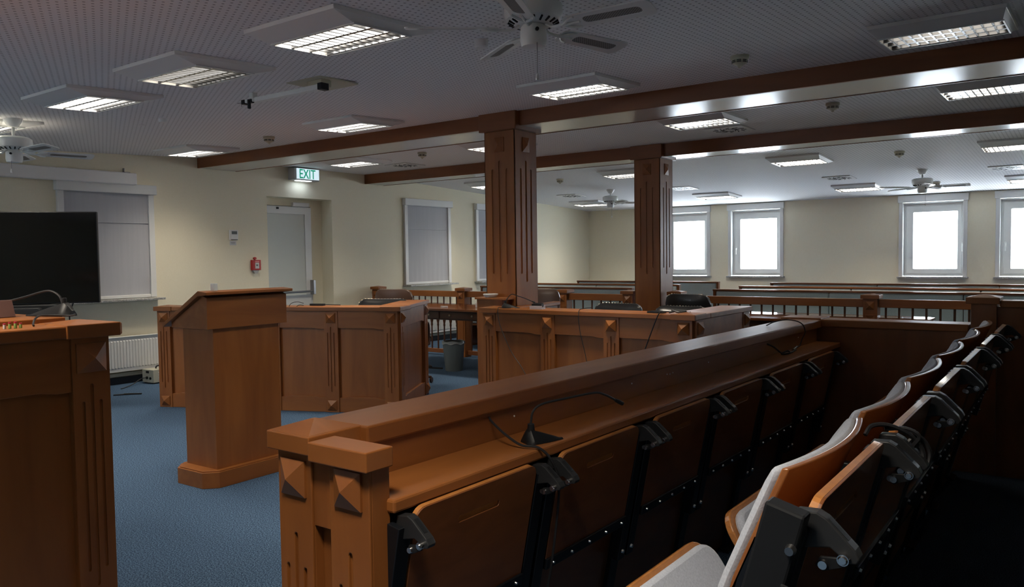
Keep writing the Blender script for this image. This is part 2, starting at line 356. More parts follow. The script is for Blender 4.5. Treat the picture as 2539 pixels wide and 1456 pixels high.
# ------------------------------------------------------------------ panelled counters
def run(root, L, h, posts, T, wood_h='wood_x', depth=.24, corner=(), tx0=None, sc=1.0, capname='counter_top', ov=.022):
    ct = .036 * sc; pw = .065
    zt = h - ct; zb = .135 * sc; ap = .15 * sc
    MB(T).box(-ov if tx0 is None else tx0, L + ov, -ov, depth, zt, h).ob(capname, wood_h, root, .005)
    MB(T).box(0, L, .03, .05, .01, zt).ob('back_panel', 'wood_z', root)
    ps = sorted(posts)
    for c in ps:
        hs = [slot(c - .030, .23 * sc, zt - .19 * sc, .0055)[::-1], slot(c, .18 * sc, zt - .14 * sc, .0055)[::-1], slot(c + .030, .23 * sc, zt - .19 * sc, .0055)[::-1]]
        mb = MB(T); mb.box(c - pw, c + pw, -.002, .03, 0, zt); mb.holed([(c - pw, 0), (c + pw, 0), (c + pw, zt), (c - pw, zt)], hs, 'y', -.009, -.002)
        p = mb.ob('post', 'wood_z', root, .0012)
        MB(T).pyr(c, zt - .062 * sc, .043 * sc, .043 * sc, -.009, .026).ob('pyramid_block', 'wood_z', p)
        MB(T).pyr(c, .062 * sc, .043 * sc, .043 * sc, -.009, .026).ob('pyramid_block', 'wood_z', p)
        if c in corner:
            mb = MB(T); mb.box(c - pw - .025, c + pw + .03, -ov - .008, depth * .7, zt - .002, h + .003)
            mb.hexa([(c - pw - .02, -ov - .003, h + .003), (c + pw + .025, -ov - .003, h + .003), (c + pw + .025, depth * .7 - .005, h + .003), (c - pw - .02, depth * .7 - .005, h + .003)] +
                    [(c - .01, .06, h + .014), (c + .01, .06, h + .014), (c + .01, .08, h + .014), (c - .01, .08, h + .014)])
            mb.ob('post_cap', wood_h, root, .003)
    sp = [(a + pw, b - pw) for a, b in zip(ps, ps[1:])]
    if ps and ps[0] - pw > .05: sp.insert(0, (0, ps[0] - pw))
    if ps and L - ps[-1] - pw > .05: sp.append((ps[-1] + pw, L))
    for a, b in sp:
        MB(T).prism([(a, zt), (b, zt), (b, zt - ap - .010), (b - .05, zt - ap - .010), (b - .10, zt - ap), (a + .10, zt - ap), (a + .05, zt - ap - .010 + .01), (a, zt - ap)], 'y', -.003, .03).ob('apron', wood_h, root, .002)
        MB(T).box(a, b, .020, .03, zb - .01, zt - ap + .01).ob('panel', 'wood_z', root)
        MB(T).prism([(a, 0), (b, 0), (b, zb - .008), (b - .05, zb - .008), (b - .09, zb), (a + .09, zb), (a + .05, zb - .008), (a, zb - .008)], 'y', -.002, .03).ob('plinth', wood_h, root, .003)

# desk on the left (front run and returning side)
aA = math.atan2(.955, 2.165)
rootA = thing('panelled_desk', 'panelled wooden desk behind the lectern, its side turned towards the bar', 'desk', (-7.035, 3.985, 0), aA)
LA = 2.367
run(rootA, LA, .93, [.07, .63, 1.175, 1.735, LA - .075], I4, corner=(.07, LA - .075))
TA = Matrix.Translation((LA, 0, 0)) @ Matrix.Rotation(math.radians(120) - aA, 4, 'Z')
run(rootA, 1.10, .93, [.085, 1.02], TA, tx0=.22)
MB().box(.05, LA - .1, .24, .75, .70, .73).ob('work_surface', 'wood_x', rootA, .003)
# clerk desk in the middle
rootB = thing('panelled_desk', 'panelled wooden desk in front of the two columns, loose cables hanging down it', 'desk', (-4.12, 5.15, 0), 0)
LB = 1.86
run(rootB, LB, .93, [.075, .65, 1.215, LB - .075], I4, corner=(.075, LB - .075))
run(rootB, 1.06, .93, [.085, .98], Matrix.Translation((LB, 0, 0)) @ Matrix.Rotation(PI / 2, 4, 'Z'), tx0=.2405)
# judge's counter on the left edge
rootC = thing('panelled_counter', 'tall panelled wooden counter filling the bottom left corner', 'counter', (-2.775, -1.6, 0), math.radians(91.2))
LC = 3.03
run(rootC, LC, 1.135, [.3, 1.1, 1.95, LC - .075], I4, corner=(LC - .075,), sc=1.18, ov=.03)
MB().box(.0, LC - .06, .19, .75, 1.085, 1.152).ob('upper_shelf', 'wood_x', rootC, .003)
MB().box(LC - .02, LC, .05, .70, 0, 1.095).ob('end_panel', 'wood_z', rootC, .002)

# ------------------------------------------------------------------ lectern
root = thing('lectern', 'wooden lectern with a slanted reading top, standing alone on the blue carpet', 'lectern', (-4.24, 2.745, 0), math.radians(1.5))
def oct_(x0, x1, y0, y1, c): return [(x0 + c, y0), (x1 - c, y0), (x1, y0 + c), (x1, y1 - c), (x1 - c, y1), (x0 + c, y1), (x0, y1 - c), (x0, y0 + c)]
MB().prism(oct_(-.345, .045, -.085, .55, .07), 'z', 0, .095).prism(oct_(-.335, .035, -.075, .54, .07), 'z', .095, .102).ob('plinth', 'wood_y', root, .002)
MB().box(-.305, 0, 0, .48, .1, .96).ob('body', 'wood_z', root, .002)
MB().prism([(-.345, .945), (.02, .945), (.02, 1.13), (-.025, 1.145), (-.345, .985)], 'y', -.05, .53).ob('reading_box', 'wood_y', root, .002)
MB().prism([(-.405, .965), (-.40, .945), (-.03, 1.14), (.055, 1.148), (.055, 1.165), (-.03, 1.172)], 'y', -.075, .555).ob('reading_top', 'wood_y', root, .003)
o = MB().box(-.018, .018, -.012, .012, 0, .042).box(-.012, .012, -.0135, -.0125, .010, .035).ob('presentation_clicker', 'white_gloss', None, .005)
tag(o, 'small white device standing on top of the lectern', 'remote'); o.location = (-4.20, 2.735, 1.1735)

# ------------------------------------------------------------------ jury box front: rail, shelf, end posts
RAILZ = .963
root = thing('jury_box_front', 'long wooden front wall of the jury box with a wide top rail', 'partition', (-1.5, 1.13, 0))
o0 = Vector((1.5, -1.13, 0)); TJ = Matrix.Translation(o0)
def J(): return MB(TJ)
J().hexa([(-1.537, 1.27, .918), (-1.36, 1.27, .918), (-1.30, 4.76, .918), (-1.485, 4.76, .918), (-1.537, 1.27, RAILZ), (-1.36, 1.27, RAILZ), (-1.30, 4.76, RAILZ), (-1.485, 4.76, RAILZ)]).ob('top_rail', 'wood_y', root, .005)
J().hexa([(-1.385, 1.20, .80), (-1.37, 1.20, .80), (-1.325, 4.74, .80), (-1.34, 4.74, .80), (-1.385, 1.20, .918), (-1.37, 1.20, .918), (-1.325, 4.74, .918), (-1.34, 4.74, .918)]).ob('inner_fascia', 'wood_y', root)
J().hexa([(-1.37, 1.185, .810), (-1.193, 1.185, .810), (-1.193, 4.74, .810), (-1.325, 4.74, .810), (-1.37, 1.185, .840), (-1.193, 1.185, .840), (-1.193, 4.74, .840), (-1.325, 4.74, .840)]).ob('shelf', 'wood_y', root, .006)
J().hexa([(-1.515, 1.2, 0), (-1.49, 1.2, 0), (-1.44, 4.74, 0), (-1.465, 4.74, 0), (-1.515, 1.2, .918), (-1.49, 1.2, .918), (-1.44, 4.74, .918), (-1.465, 4.74, .918)]).ob('outer_panel', 'wood_z', root)
def endpost(x0, x1, y0, y1, zt, zcap, cx0, cx1, cy0, cy1, pyrz, pyrw, hi):
    h0 = zt - hi
    c = (x0 + x1) / 2; g = (x1 - x0) * .26
    hs = [slot(c - g, .20, h0 - .075, .0058)[::-1], slot(c, .15, h0, .0058)[::-1], slot(c + g, .20, h0 - .075, .0058)[::-1]]
    mb = J(); mb.box(x0, x1, y0 + .007, y1, 0, zt); mb.holed([(x0, 0), (x1, 0), (x1, zt), (x0, zt)], hs, 'y', y0, y0 + .008)
    p = mb.ob('end_post', 'wood_z', root, .0025)
    J().pyr(c, pyrz, pyrw, pyrw, y0, .020).ob('pyramid_block', 'wood_z', p)
    return p
endpost(-1.512, -1.398, 1.135, 1.29, .925, 0, 0, 0, 0, 0, .862, .041, .19)
endpost(-1.338, -1.215, 1.135, 1.195, .915, 0, 0, 0, 0, 0, .862, .041, .19)
J().box(-1.398, -1.338, 1.142, 1.195, .76, .915).box(-1.398, -1.338, 1.165, 1.195, 0, .76).ob('end_panel', 'wood_z', root, .002)
mb = J(); mb.box(-1.530, -1.383, 1.118, 1.278, .921, .963)
mb.hexa([(-1.527, 1.121, .963), (-1.386, 1.121, .963), (-1.386, 1.275, .963), (-1.527, 1.275, .963), (-1.46, 1.19, .985), (-1.45, 1.19, .985), (-1.45, 1.2, .985), (-1.46, 1.2, .985)])
mb.ob('post_cap', 'wood_x', root, .003)
J().box(-1.380, -1.198, 1.112, 1.19, .912, .955).ob('post_cap', 'wood_x', root, .003)
# screw plugs on the inner fascia
for y, z in ((1.842, .90), (2.54, .90), (2.82, .898), (2.845, .896), (2.87, .898), (3.21, .9), (3.95, .9), (4.4, .9)):
    x = -1.37 + (y - 1.2) * .0127
    J().cyl((x - .001, y, z - .01), (x + .0015, y, z - .01), .0028, n=8).ob('screw_plug', 'white', root)

root = thing('cross_partition', 'low wooden partition closing the far end of the jury box', 'partition', (-1.0, 4.75, 0))
MB().box(-.47, .45, .0, .03, .0, .93).ob('panel', 'darkwood_z', root)
MB().box(-.50, .44, -.022, .15, .925, .965).ob('top_rail', 'wood_x', root, .004)
MB().box(-.53, -.30, -.025, .16, .927, .972).ob('corner_cap', 'wood_x', root, .003)
root = thing('tall_partition', 'tall dark wooden partition at the right edge of the photo', 'partition', (-.55, 4.72, 0))
MB().box(.0, .115, .0, .13, 0, 1.085).ob('post', 'darkwood_z', root, .002)
mb = MB(); mb.box(-.022, .13, -.022, .15, 1.075, 1.108); mb.hexa([(-.02, -.02, 1.108), (.128, -.02, 1.108), (.128, .148, 1.108), (-.02, .148, 1.108), (.05, .06, 1.122), (.06, .06, 1.122), (.06, .07, 1.122), (.05, .07, 1.122)])
mb.ob('post_cap', 'wood_x', root, .003)
MB().box(.115, 3.7, .03, .06, 0, 1.06).ob('panel', 'darkwood_z', root)
MB().box(.13, 3.7, .0, .13, 1.06, 1.093).ob('top_rail', 'wood_x', root, .003)

# raised tiers
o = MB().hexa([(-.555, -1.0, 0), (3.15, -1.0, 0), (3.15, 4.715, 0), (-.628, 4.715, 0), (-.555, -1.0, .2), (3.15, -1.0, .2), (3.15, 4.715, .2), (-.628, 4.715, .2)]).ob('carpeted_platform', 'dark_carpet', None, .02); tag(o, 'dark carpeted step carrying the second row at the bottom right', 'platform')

# ------------------------------------------------------------------ folding writing tablets
def rowM(X, Y, Z, tilt, yaw=0):
    t = math.radians(tilt); ct, st = math.cos(t), math.sin(t)
    R_ = Matrix(((0, -ct, st), (1, 0, 0), (0, st, ct))).to_4x4()
    return Matrix.Translation((X, Y, Z)) @ Matrix.Rotation(yaw, 4, 'Z') @ R_
TW = .455; TL = .31
def make_tablet(M, label):
    root = thing('writing_tablet', label, 'writing tablet', M=M)
    sl = [(.15, -.062), (.155, -.057), (.30, -.057), (.305, -.062), (.305, -.070), (.30, -.074), (.155, -.074), (.15, -.070)]
    out = rrect(0, TW, -TL, 0, .03, 5, (0, 0, 1, 1))
    MB().holed(out, [sl[::-1]], 'y', -.005, 0).ob('board', 'board', root, .001)
    MB().prism(rrect(0.0005, TW - .0005, -TL, -.0002, .03, 5, (0, 0, 1, 1)), 'y', .0, .011).ob('plywood_core', 'edge_ply', root)
    MB().box(.0, TW, -.012, .022, -TL - .028, -TL + .004).ob('hinge_rail', 'black_metal', root, .002)
    for i in range(5):
        x = .03 + i * (TW - .06) / 4; MB().cyl((x, -.0115, -TL - .012), (x, -.017, -TL - .012), .0055, .004, 10).ob('screw', 'chrome', root, 0, True)
    for sx, a in ((-1, -.034), (1, TW + .010)):
        prof = [(.020, -.012), (-.008, -.003), (-.022, -.006), (-.068, -.032), (-.077, -.042), (-.075, -.050), (-.065, -.054), (-.037, -.043), (.0, -.060), (.020, -.060)]
        MB().prism(prof, 'x', a, a + .024).ob('arm', 'arm_grey', root, .002)
        # hollow top of the arm
        MB().hexa([(a + .006, -.024, -.0105), (a + .018, -.024, -.0105), (a + .018, -.056, -.0285), (a + .006, -.056, -.0285),
                   (a + .006, -.024, -.0062), (a + .018, -.024, -.0062), (a + .018, -.056, -.0243), (a + .006, -.056, -.0243)]).ob('arm_recess', 'black', root)
        xb = a + (.0 if sx > 0 else .0)
        MB().cyl((xb + .024, -.058, -.049), (xb - .008, -.058, -.049), .008, n=14).cyl((xb - .006, -.058, -.049), (xb - .011, -.058, -.049), .008, .005, 14).ob('bolt', 'chrome', root, 0, True)
        MB().cyl((xb + .0, -.036, -.066), (xb - .012, -.036, -.066), .008, .006, 14).ob('bolt', 'chrome', root, 0, True)
        MB().prism([(-.066, -.044), (-.064, -.057), (-.038, -.076), (-.026, -.072), (-.029, -.058)], 'x', a - .006, a).ob('link', 'black', root, .001)
        if sx > 0: MB().cyl((a - .012, -.03, -.066), (a - .002, -.03, -.066), .006, n=10).ob('stub_pin', 'nickel', root, 0, True)
    return root
def row_frame(M, n, zlen, label, gap=.57, modes=.2, endplate=False):
    root = thing('seat_row_frame', label, 'frame', M=M)
    for k in range(n + 1):
        xm = k * gap - (gap - TW) / 2
        for dx in (-.052, .008) if 0 < k < n else ((.008,) if k == 0 else (-.052,)):
            MB().box(xm + dx, xm + dx + .042, -.006, .030, -.47, -.03).ob('upright', 'black_metal', root, .002)
            MB().cyl((xm + dx + .021, -.006, -.44), (xm + dx + .021, -.012, -.44), .008, .006, 10).ob('bolt', 'chrome', root, 0, True)
        MB().box(xm - .028, xm + .026, .028, .052, -zlen, -.40).ob('leg', 'black_metal', root, .002)
        MB().box(xm - .05, xm + .05, .0, .06, -zlen - .004, -zlen + .006).ob('foot_plate', 'black_metal', root, .001)
    MB().box(-.05, n * gap - .06, .044, .058, -zlen + .01, -.30).ob('modesty_panel', 'board', root)
    MB().box(-.05, n * gap - .06, .024, .044, -.36, -.335).ob('cross_rail', 'black_metal', root, .002)
    return root
ORD = ['nearest to the end posts', 'second from the end posts', 'third from the end posts', 'fourth from the end posts', 'fifth from the end posts', 'farthest, by the far partition']
T1, T2 = 11, 15
first = make_tablet(rowM(-1.180, 1.235, .811, T1), 'wooden folding tablet hung under the jury shelf, ' + ORD[0]); first['group'] = 'folding tablets under the jury shelf'
for k in range(1, 6): dup(first, rowM(-1.180, 1.235 + .572 * k, .811, T1), 'wooden folding tablet hung under the jury shelf, ' + ORD[k], 'folding tablets under the jury shelf')
row_frame(rowM(-1.180, 1.235, .811, T1), 6, .822, 'black metal frame carrying the tablets under the jury shelf', .572)
ORD2 = ['nearest to the camera', 'second from the camera', 'third from the camera', 'fourth from the camera', 'fifth from the camera', 'farthest, by the tall partition']
yw = math.radians(.9)
def r2(y): return -.322 - .0155 * (y - 1.16)
for k in range(6): dup(first, rowM(r2(1.16 + .57 * k), 1.16 + .57 * k, .995, T2, yw), 'wooden folding tablet behind the upholstered seats, ' + ORD2[k], 'folding tablets behind the upholstered seats')
fr2 = row_frame(rowM(-.322, 1.16, .995, T2, yw), 6, .818, 'black metal frame carrying the tablets behind the upholstered seats', .57)
MB().box(-.078, -.045, -.004, .052, -.46, .0).ob('end_box', 'black', fr2, .004)
MB().box(-.084, -.078, -.016, .002, -.20, -.10).ob('end_latch', 'black', fr2, .003)
MB().cyl((-.078, .002, -.05), (-.088, .002, -.05), .008, .006, 12).ob('bolt', 'nickel', fr2, 0, True)
MB().cyl((-.078, .002, -.24), (-.088, .002, -.24), .008, .006, 12).ob('bolt', 'nickel', fr2, 0, True)

# ------------------------------------------------------------------ upholstered tip-up seats
SW = .49
def make_seat(loc, label):
    root = thing('tip_up_seat', label, 'seat', loc, 0, 'upholstered tip-up seats in the jury box')
    # local frame: +x towards the back, y along the row, z up; origin on the floor under the top of the backrest
    def shell(u_, v_, k, off, th, ins=0, puff=0):
        y = (u_ - .5) * (SW - 2 * ins)
        z = .60 + ins + v_ * (.40 - ins * 1.2)
        e_ = 2 * u_ - 1
        curve = .030 * (1 - e_ * e_) - .004
        q = 1.0 - z
        base = -.004 - (q * .42 if q < .22 else .0924 + (q - .22) * .20) + curve
        rim = (1 - abs(e_) ** 6) * (1 - (abs(2 * v_ - 1)) ** 8)
        if k == 0: return (base + off - puff * (.45 + .55 * rim), y, z)
        return (base + off + th, y, z)
    MB().sheet(lambda a, b, k: shell(a, b, k, 0, .013), 16, 8).ob('backrest_shell', 'shell_ply', root, .003, True)
    MB().sheet(lambda a, b, k: shell(a, b, k, -.004, .006, .004, .034), 20, 14).ob('backrest_pad', 'fabric', root, .010, True)
    ti = math.radians(34); cs, sn = math.cos(ti), math.sin(ti)
    T = Matrix.Translation((-.155, 0, .42)) @ Matrix.Rotation(-ti, 4, 'Y')
    pl = [(p[0], p[1]) for p in rrect(-.20, .20, 0, .33, .06, 6)]
    MB(T).prism(pl, 'x', -.018, .0).ob('seat_shell', 'edge_ply', root, .003)
    pl = [(p[0], p[1]) for p in rrect(-.188, .188, .012, .318, .055, 6)]
    MB(T).prism(pl, 'x', .0, .026).ob('seat_pad', 'fabric', root, .010, True)
    MB().box(-.20, -.12, -.225, .225, .385, .42).ob('seat_beam', 'black_metal', root, .004)
    for a in (-.245, .225):
        MB().prism([(-.25, .0), (-.20, .0), (-.20, .22), (-.13, .60), (-.03, .88), (-.055, .88), (-.17, .60), (-.25, .22)], 'y', a, a + .02).ob('side_bracket', 'black_metal', root, .003)
        MB().box(-.30, -.185, a - .005, a + .025, 0, .008).ob('foot', 'black_metal', root)
    return root
ORD3 = ['nearest to the camera, grey seat pad showing', 'second from the camera', 'third from the camera', 'fourth from the camera', 'fifth from the camera', 'farthest, by the partition']
sx = lambda y: -.405 - .017 * (y - 1.3)
s0 = make_seat((sx(1.54), 1.54, 0), 'grey upholstered tip-up seat with plywood back, ' + ORD3[0])
for k in range(1, 6): dup(s0, (sx(1.54 + .565 * k), 1.54 + .565 * k, 0), 'grey upholstered tip-up seat with plywood back, ' + ORD3[k])

# ------------------------------------------------------------------ table microphones
def gooseneck(name, label, M, path, rad=.004, wedge=.13):
    root = thing(name, label, 'microphone', M=M)
    a = wedge
    mb = MB(); n = 14; rings = []
    prof = []
    for i in range(n + 1):
        t = i / n; x = -a * .35 + a * t
        hw = .036 * (1 - .80 * t ** 1.6) * min(1, .55 + t * 4); hh = .042 * (wedge / .12) ** .6 * max(.10, (1 - t) ** .9) * min(1, .35 + t * 5)
        prof.append((x, hw, hh))
    for x, hw, hh in prof: rings.append([mb.bm.verts.new(p) for p in ((x, -hw, 0), (x, -hw * .92, hh * .30), (x, -hw * .35, hh), (x, hw * .35, hh), (x, hw * .92, hh * .30), (x, hw, 0))])
    for A, B in zip(rings, rings[1:]):
        for k in range(6): mb.bm.faces.new((A[k], A[(k + 1) % 6], B[(k + 1) % 6], B[k]))
    mb.bm.faces.new(rings[0]); mb.bm.faces.new(rings[-1][::-1])
    mb.ob('base', 'black', root, .003, True)
    MB().cyl((-a * .16, 0, .026), (-a * .16, 0, .052 * (wedge / .12) ** .5), .011, .009).ob('stem_socket', 'black', root, .001, True)
    p = [Vector(q) for q in path]
    MB().tube(p, rad).ob('gooseneck', 'rubber', root, 0, True)
    MB().tube([p[-1], p[-1] + (p[-1] - p[-2]).normalized() * .014, p[-1] + (p[-1] - p[-2]).normalized() * .030], [rad * 1.3, rad * 1.9, rad * 1.7]).ob('microphone_head', 'black', root, 0, True)
    return root
def bez(pts, n=10):          # smooth path through points (Catmull-Rom)
    P = [Vector(p) for p in pts]; P = [P[0] * 2 - P[1]] + P + [P[-1] * 2 - P[-2]]; out = []
    for i in range(1, len(P) - 2):
        for k in range(n):
            t = k / n; a, b, c, d = P[i - 1:i + 3]
            out.append(.5 * ((2 * b) + (c - a) * t + (2 * a - 5 * b + 4 * c - d) * t * t + (3 * b - a - 3 * c + d) * t ** 3))
    return out + [P[-2]]
gooseneck('gooseneck_microphone', 'black gooseneck microphone on the jury shelf', Matrix.Translation((-1.245, 1.79, .8405)) @ Matrix.Rotation(math.radians(62), 4, 'Z'),
          bez([(-.02, 0, .05), (-.012, .0, .085), (.018, .0, .103), (.09, -.002, .112), (.18, -.004, .120), (.215, -.004, .112), (.25, -.004, .094)]), .0033, .12)
gooseneck('gooseneck_microphone', 'black gooseneck microphone on the clerk desk', Matrix.Translation((-3.90, 5.215, .9305)) @ Matrix.Rotation(math.radians(20), 4, 'Z'),
          bez([(-.02, 0, .05), (-.005, 0, .08), (.03, 0, .112), (.075, 0, .10), (.14, 0, .08), (.20, 0, .055)]), .0035, .15)
gooseneck('gooseneck_microphone', 'black gooseneck microphone on the counter in front of the television', Matrix.Translation((-3.115, 1.375, 1.1525)) @ Matrix.Rotation(math.radians(205), 4, 'Z'),
          bez([(-.025, 0, .05), (-.012, 0, .075), (.02, 0, .092), (.06, 0, .090), (.14, 0, .070), (.26, 0, .045)]), .0042, .20)

# ------------------------------------------------------------------ loose cables and small things
def cable(label, pts, rad, name='cable', mt='rubber', n=8, parts=None):
    o = MB().tube(bez(pts, n), rad, 6).ob(name, mt, None, 0, True); tag(o, label, 'cable'); return o
cable('black cable hanging from a hole in the jury box fascia past the nearest tablet', [(-1.362, 1.726, .905), (-1.33, 1.70, .90), (-1.28, 1.69, .875), (-1.235, 1.70, .850), (-1.19, 1.715, .846), (-1.165, 1.735, .815), (-1.155, 1.755, .76), (-1.16, 1.76, .68), (-1.19, 1.765, .5), (-1.23, 1.765, .33), (-1.25, 1.76, .15)], .0035)
cable('thin cable looped over the far corner of the jury rail', [(-1.435, 4.20, .966), (-1.40, 4.23, .985), (-1.34, 4.27, .995), (-1.29, 4.32, .975), (-1.275, 4.34, .93), (-1.285, 4.32, .89), (-1.29, 4.30, .86), (-1.30, 4.27, .846)], .003)
cable('black cable lying in a coil at the far end of the jury shelf', [(-1.335, 3.92, .90), (-1.31, 3.94, .885), (-1.29, 3.98, .855), (-1.28, 4.0, .845), (-1.255, 4.02, .85), (-1.27, 4.03, .858), (-1.29, 4.0, .845), (-1.27, 4.08, .844), (-1.275, 4.14, .845), (-1.28, 4.20, .846)], .004)
o = MB().cyl((-1.285, 4.17, .848), (-1.29, 4.25, .858), .007, .005, 10).ob('cable_connector', 'nickel', None, 0, True); tag(o, 'metal cable connector lying at the far end of the jury shelf', 'connector')
cable('thin cable hanging in front of the first two panels of the clerk desk', [(-3.915, 5.16, .935), (-3.93, 5.115, .93), (-3.90, 5.10, .80), (-3.80, 5.105, .60), (-3.70, 5.105, .48), (-3.62, 5.10, .38), (-3.5, 5.10, .30)], .0028)
cable('thin cable hanging in front of the middle panel of the clerk desk', [(-3.12, 5.22, .955), (-3.15, 5.17, .95), (-3.165, 5.115, .93), (-3.15, 5.10, .80), (-3.10, 5.10, .60), (-3.06, 5.10, .40)], .0028)
cable('black cable hanging down beside the right corner post of the clerk desk', [(-2.47, 5.20, .945), (-2.49, 5.15, .945), (-2.51, 5.115, .93), (-2.56, 5.10, .80), (-2.64, 5.10, .60), (-2.68, 5.10, .5)], .004)
o = MB().tube(bez([(-2.47, 5.20, .939), (-2.42, 5.23, .95), (-2.36, 5.24, .945), (-2.40, 5.21, .942), (-2.46, 5.23, .955), (-2.38, 5.26, .94), (-2.33, 5.25, .938)]), .008, 6).ob('cable_coil', 'rubber', None, 0, True); tag(o, 'small coil of black cable on the right end of the clerk desk', 'cable')
o = MB().box(-.06, .06, -.035, .035, 0, .012).box(-.045, .045, -.02, .02, .012, .014).ob('keypad', 'black', None, .002); o.location = (-2.58, 5.23, .931); tag(o, 'flat black box on the clerk desk near the black chairs', 'device')
root = thing('card_holder', 'clear plastic holder with black cards on the clerk desk', 'holder', (-3.60, 5.20, .9305), .1)
MB().box(-.055, .055, -.03, .03, 0, .004).box(-.055, .055, -.03, -.027, .004, .028).box(-.055, .055, .027, .03, .004, .034).ob('tray', 'clear', root, .001)
MB(Matrix.Rotation(.25, 4, 'X')).box(-.04, .05, -.018, .022, .018, .046).ob('black_cards', 'black', root, .003)
cable('thin cable looped over the edge of the left desk', [(-5.78, 4.66, .955), (-5.80, 4.60, .97), (-5.835, 4.555, .95), (-5.84, 4.53, .88), (-5.83, 4.525, .84), (-5.80, 4.545, .88), (-5.76, 4.58, .94), (-5.73, 4.62, .94)], .003)
o = MB().box(-.07, .07, -.02, .02, 0, .018).tube([(.07, 0, .01), (.16, .01, .008), (.22, .03, .006)], .004, 6).ob('cable_adapter', 'black', None, .003); o.location = (-5.70, 4.75, .931); o.rotation_euler = (0, 0, .3); tag(o, 'black cable adapter on the left desk behind the lectern', 'adapter')
# bundle of cable knotted around a tablet arm
pts = [(-.385, 2.12, .995), (-.375, 2.15, 1.015), (-.345, 2.18, 1.018), (-.31, 2.20, 1.005), (-.285, 2.22, .985), (-.265, 2.23, .955), (-.262, 2.22, .925), (-.28, 2.21, .915), (-.30, 2.21, .94), (-.295, 2.22, .975), (-.27, 2.235, .985), (-.25, 2.245, .95), (-.255, 2.235, .915), (-.275, 2.225, .925), (-.285, 2.22, .96), (-.27, 2.215, .99), (-.30, 2.21, 1.008), (-.35, 2.19, 1.005)]
pts = [(-.325 + (p[0] + .325) * .75, 1.70 + (p[1] - 2.20) * .6, .985 + (p[2] - .985) * .75) for p in pts]
cable('black cable knotted around the arm between the first two rear tablets', pts, .0045, 'cable_bundle', n=6)
# counter: vials, block, cable
for i, (dx, cap, body) in enumerate(((0, 'vial_red', 'vial_glass'), (.038, 'vial_red', 'vial_glass'), (.062, 'vial_red', 'vial_green'), (.088, 'vial_red', 'vial_green'), (.112, 'vial_red', 'vial_green'))):
    root = thing('vial', ['clear vial with a red cap on the counter, first from the left', 'short clear vial with a red cap, second from the left', 'green vial with a red cap, third from the left', 'green vial with a red cap, fourth from the left', 'small green vial with a red cap, nearest to the microphone cable'][i], 'vial', (-2.885 + .002 * i, 1.085 + dx * .62, 1.1355), 0, 'small vials on the counter')
    hh = (.022, .018, .021, .022, .017)[i]
    MB().lathe([(.0042, 0), (.0046, .002), (.0046, hh * .75), (.003, hh * .8)], n=12).ob('glass_body', body, root, 0, True)
    MB().lathe([(.0045, hh * .72), (.0046, hh), (.002, hh + .001)], n=12).ob('cap', cap, root, 0, True)
cable('black microphone cable running off the counter shelf past the vials', [(-3.03, 1.40, 1.16), (-3.00, 1.37, 1.158), (-2.985, 1.30, 1.165), (-2.955, 1.25, 1.168), (-2.925, 1.22, 1.16), (-2.905, 1.205, 1.145), (-2.89, 1.20, 1.139)], .0036)
o = MB().prism([(-.045, 0), (.045, 0), (.022, .062), (-.005, .062)], 'y', -.15, .15).ob('name_block', 'block_wood', None, .002); o.location = (-3.24, 1.12, 1.153); o.rotation_euler = (0, 0, .08); tag(o, 'dark wooden wedge-shaped name block on the counter at the left edge', 'name block')

# ------------------------------------------------------------------ television on its stand
rz = math.atan2(.575, .46)
root = thing('television', 'large black flat television standing behind the counter', 'television', (-7.09, 3.49, 0), rz)
MB().box(-1.44, 0, .0, .05, .995, 1.79).ob('housing', 'black', root, .004)
MB().box(-1.43, -.01, -.003, .001, 1.008, 1.78).ob('screen', 'screen', root)
MB().box(-1.10, -.40, .05, .09, .60, 1.30).ob('stand_column', 'black', root, .005)
MB().box(-1.0, -.33, -.02, .12, .86, .99).ob('stand_head', 'black', root, .01)
MB().box(-1.15, -.30, -.30, .40, .03, .09).ob('stand_base', 'black', root, .01)
MB().cyl((-1.1, -.25, .03), (-1.1, -.20, .03), .03).cyl((-.35, -.25, .03), (-.35, -.20, .03), .03).cyl((-1.1, .30, .03), (-1.1, .35, .03), .03).cyl((-.35, .30, .03), (-.35, .35, .03), .03).ob('castors', 'rubber', root)
MB().box(-.95, -.85, .05, .09, .09, .60).box(-.55, -.45, .05, .09, .09, .60).ob('stand_legs', 'black', root)
root = thing('video_conference_bar', 'dark rounded camera bar under the television', 'camera', (-7.09, 3.49, 0), rz)
MB().prism(rrect(-.93, -.44, .905, .965, .028), 'y', -.10, -.022).ob('body', 'arm_grey', root, .005)
cable('thin black cable hanging from the television behind the counter', [(-7.27, 3.35, 1.0), (-7.30, 3.33, .90), (-7.30, 3.33, .80), (-7.28, 3.34, .6), (-7.28, 3.35, .2), (-7.3, 3.4, .01)], .006)

# ------------------------------------------------------------------ wall fittings on the left wall (local -y faces the room)
def wallM(y, z, off=0): return Matrix.Translation((XL + off, y, z)) @ Matrix.Rotation(PI / 2, 4, 'Z')
root = thing('projection_screen', 'white roller projection screen housing high on the left wall', 'projection screen', M=wallM(3.4, 2.26, .001))
MB().box(-1.6, 1.30, -.12, -.03, -.065, .065).ob('housing', 'white', root, .012)
MB().box(1.18, 1.24, -.09, 0, .065, .075).box(1.2, 1.21, -.03, .0, .065, .12).box(-1.4, -1.34, -.06, 0, -.03, .03).box(1.1, 1.16, -.06, 0, -.03, .03).ob('wall_bracket', 'nickel', root, .001)
root = thing('thermostat', 'white wall thermostat with a grey display between the blind and the door', 'thermostat', M=wallM(5.975, 1.665, .001))
MB().box(-.062, .062, -.014, 0, -.062, .062).ob('back_plate', 'white', root, .004)
MB().box(-.045, .048, -.022, -.013, -.056, .054).ob('cover', 'frame_white', root, .003)
MB().box(-.036, .040, -.0235, -.021, .008, .046).ob('display', 'lcd', root)
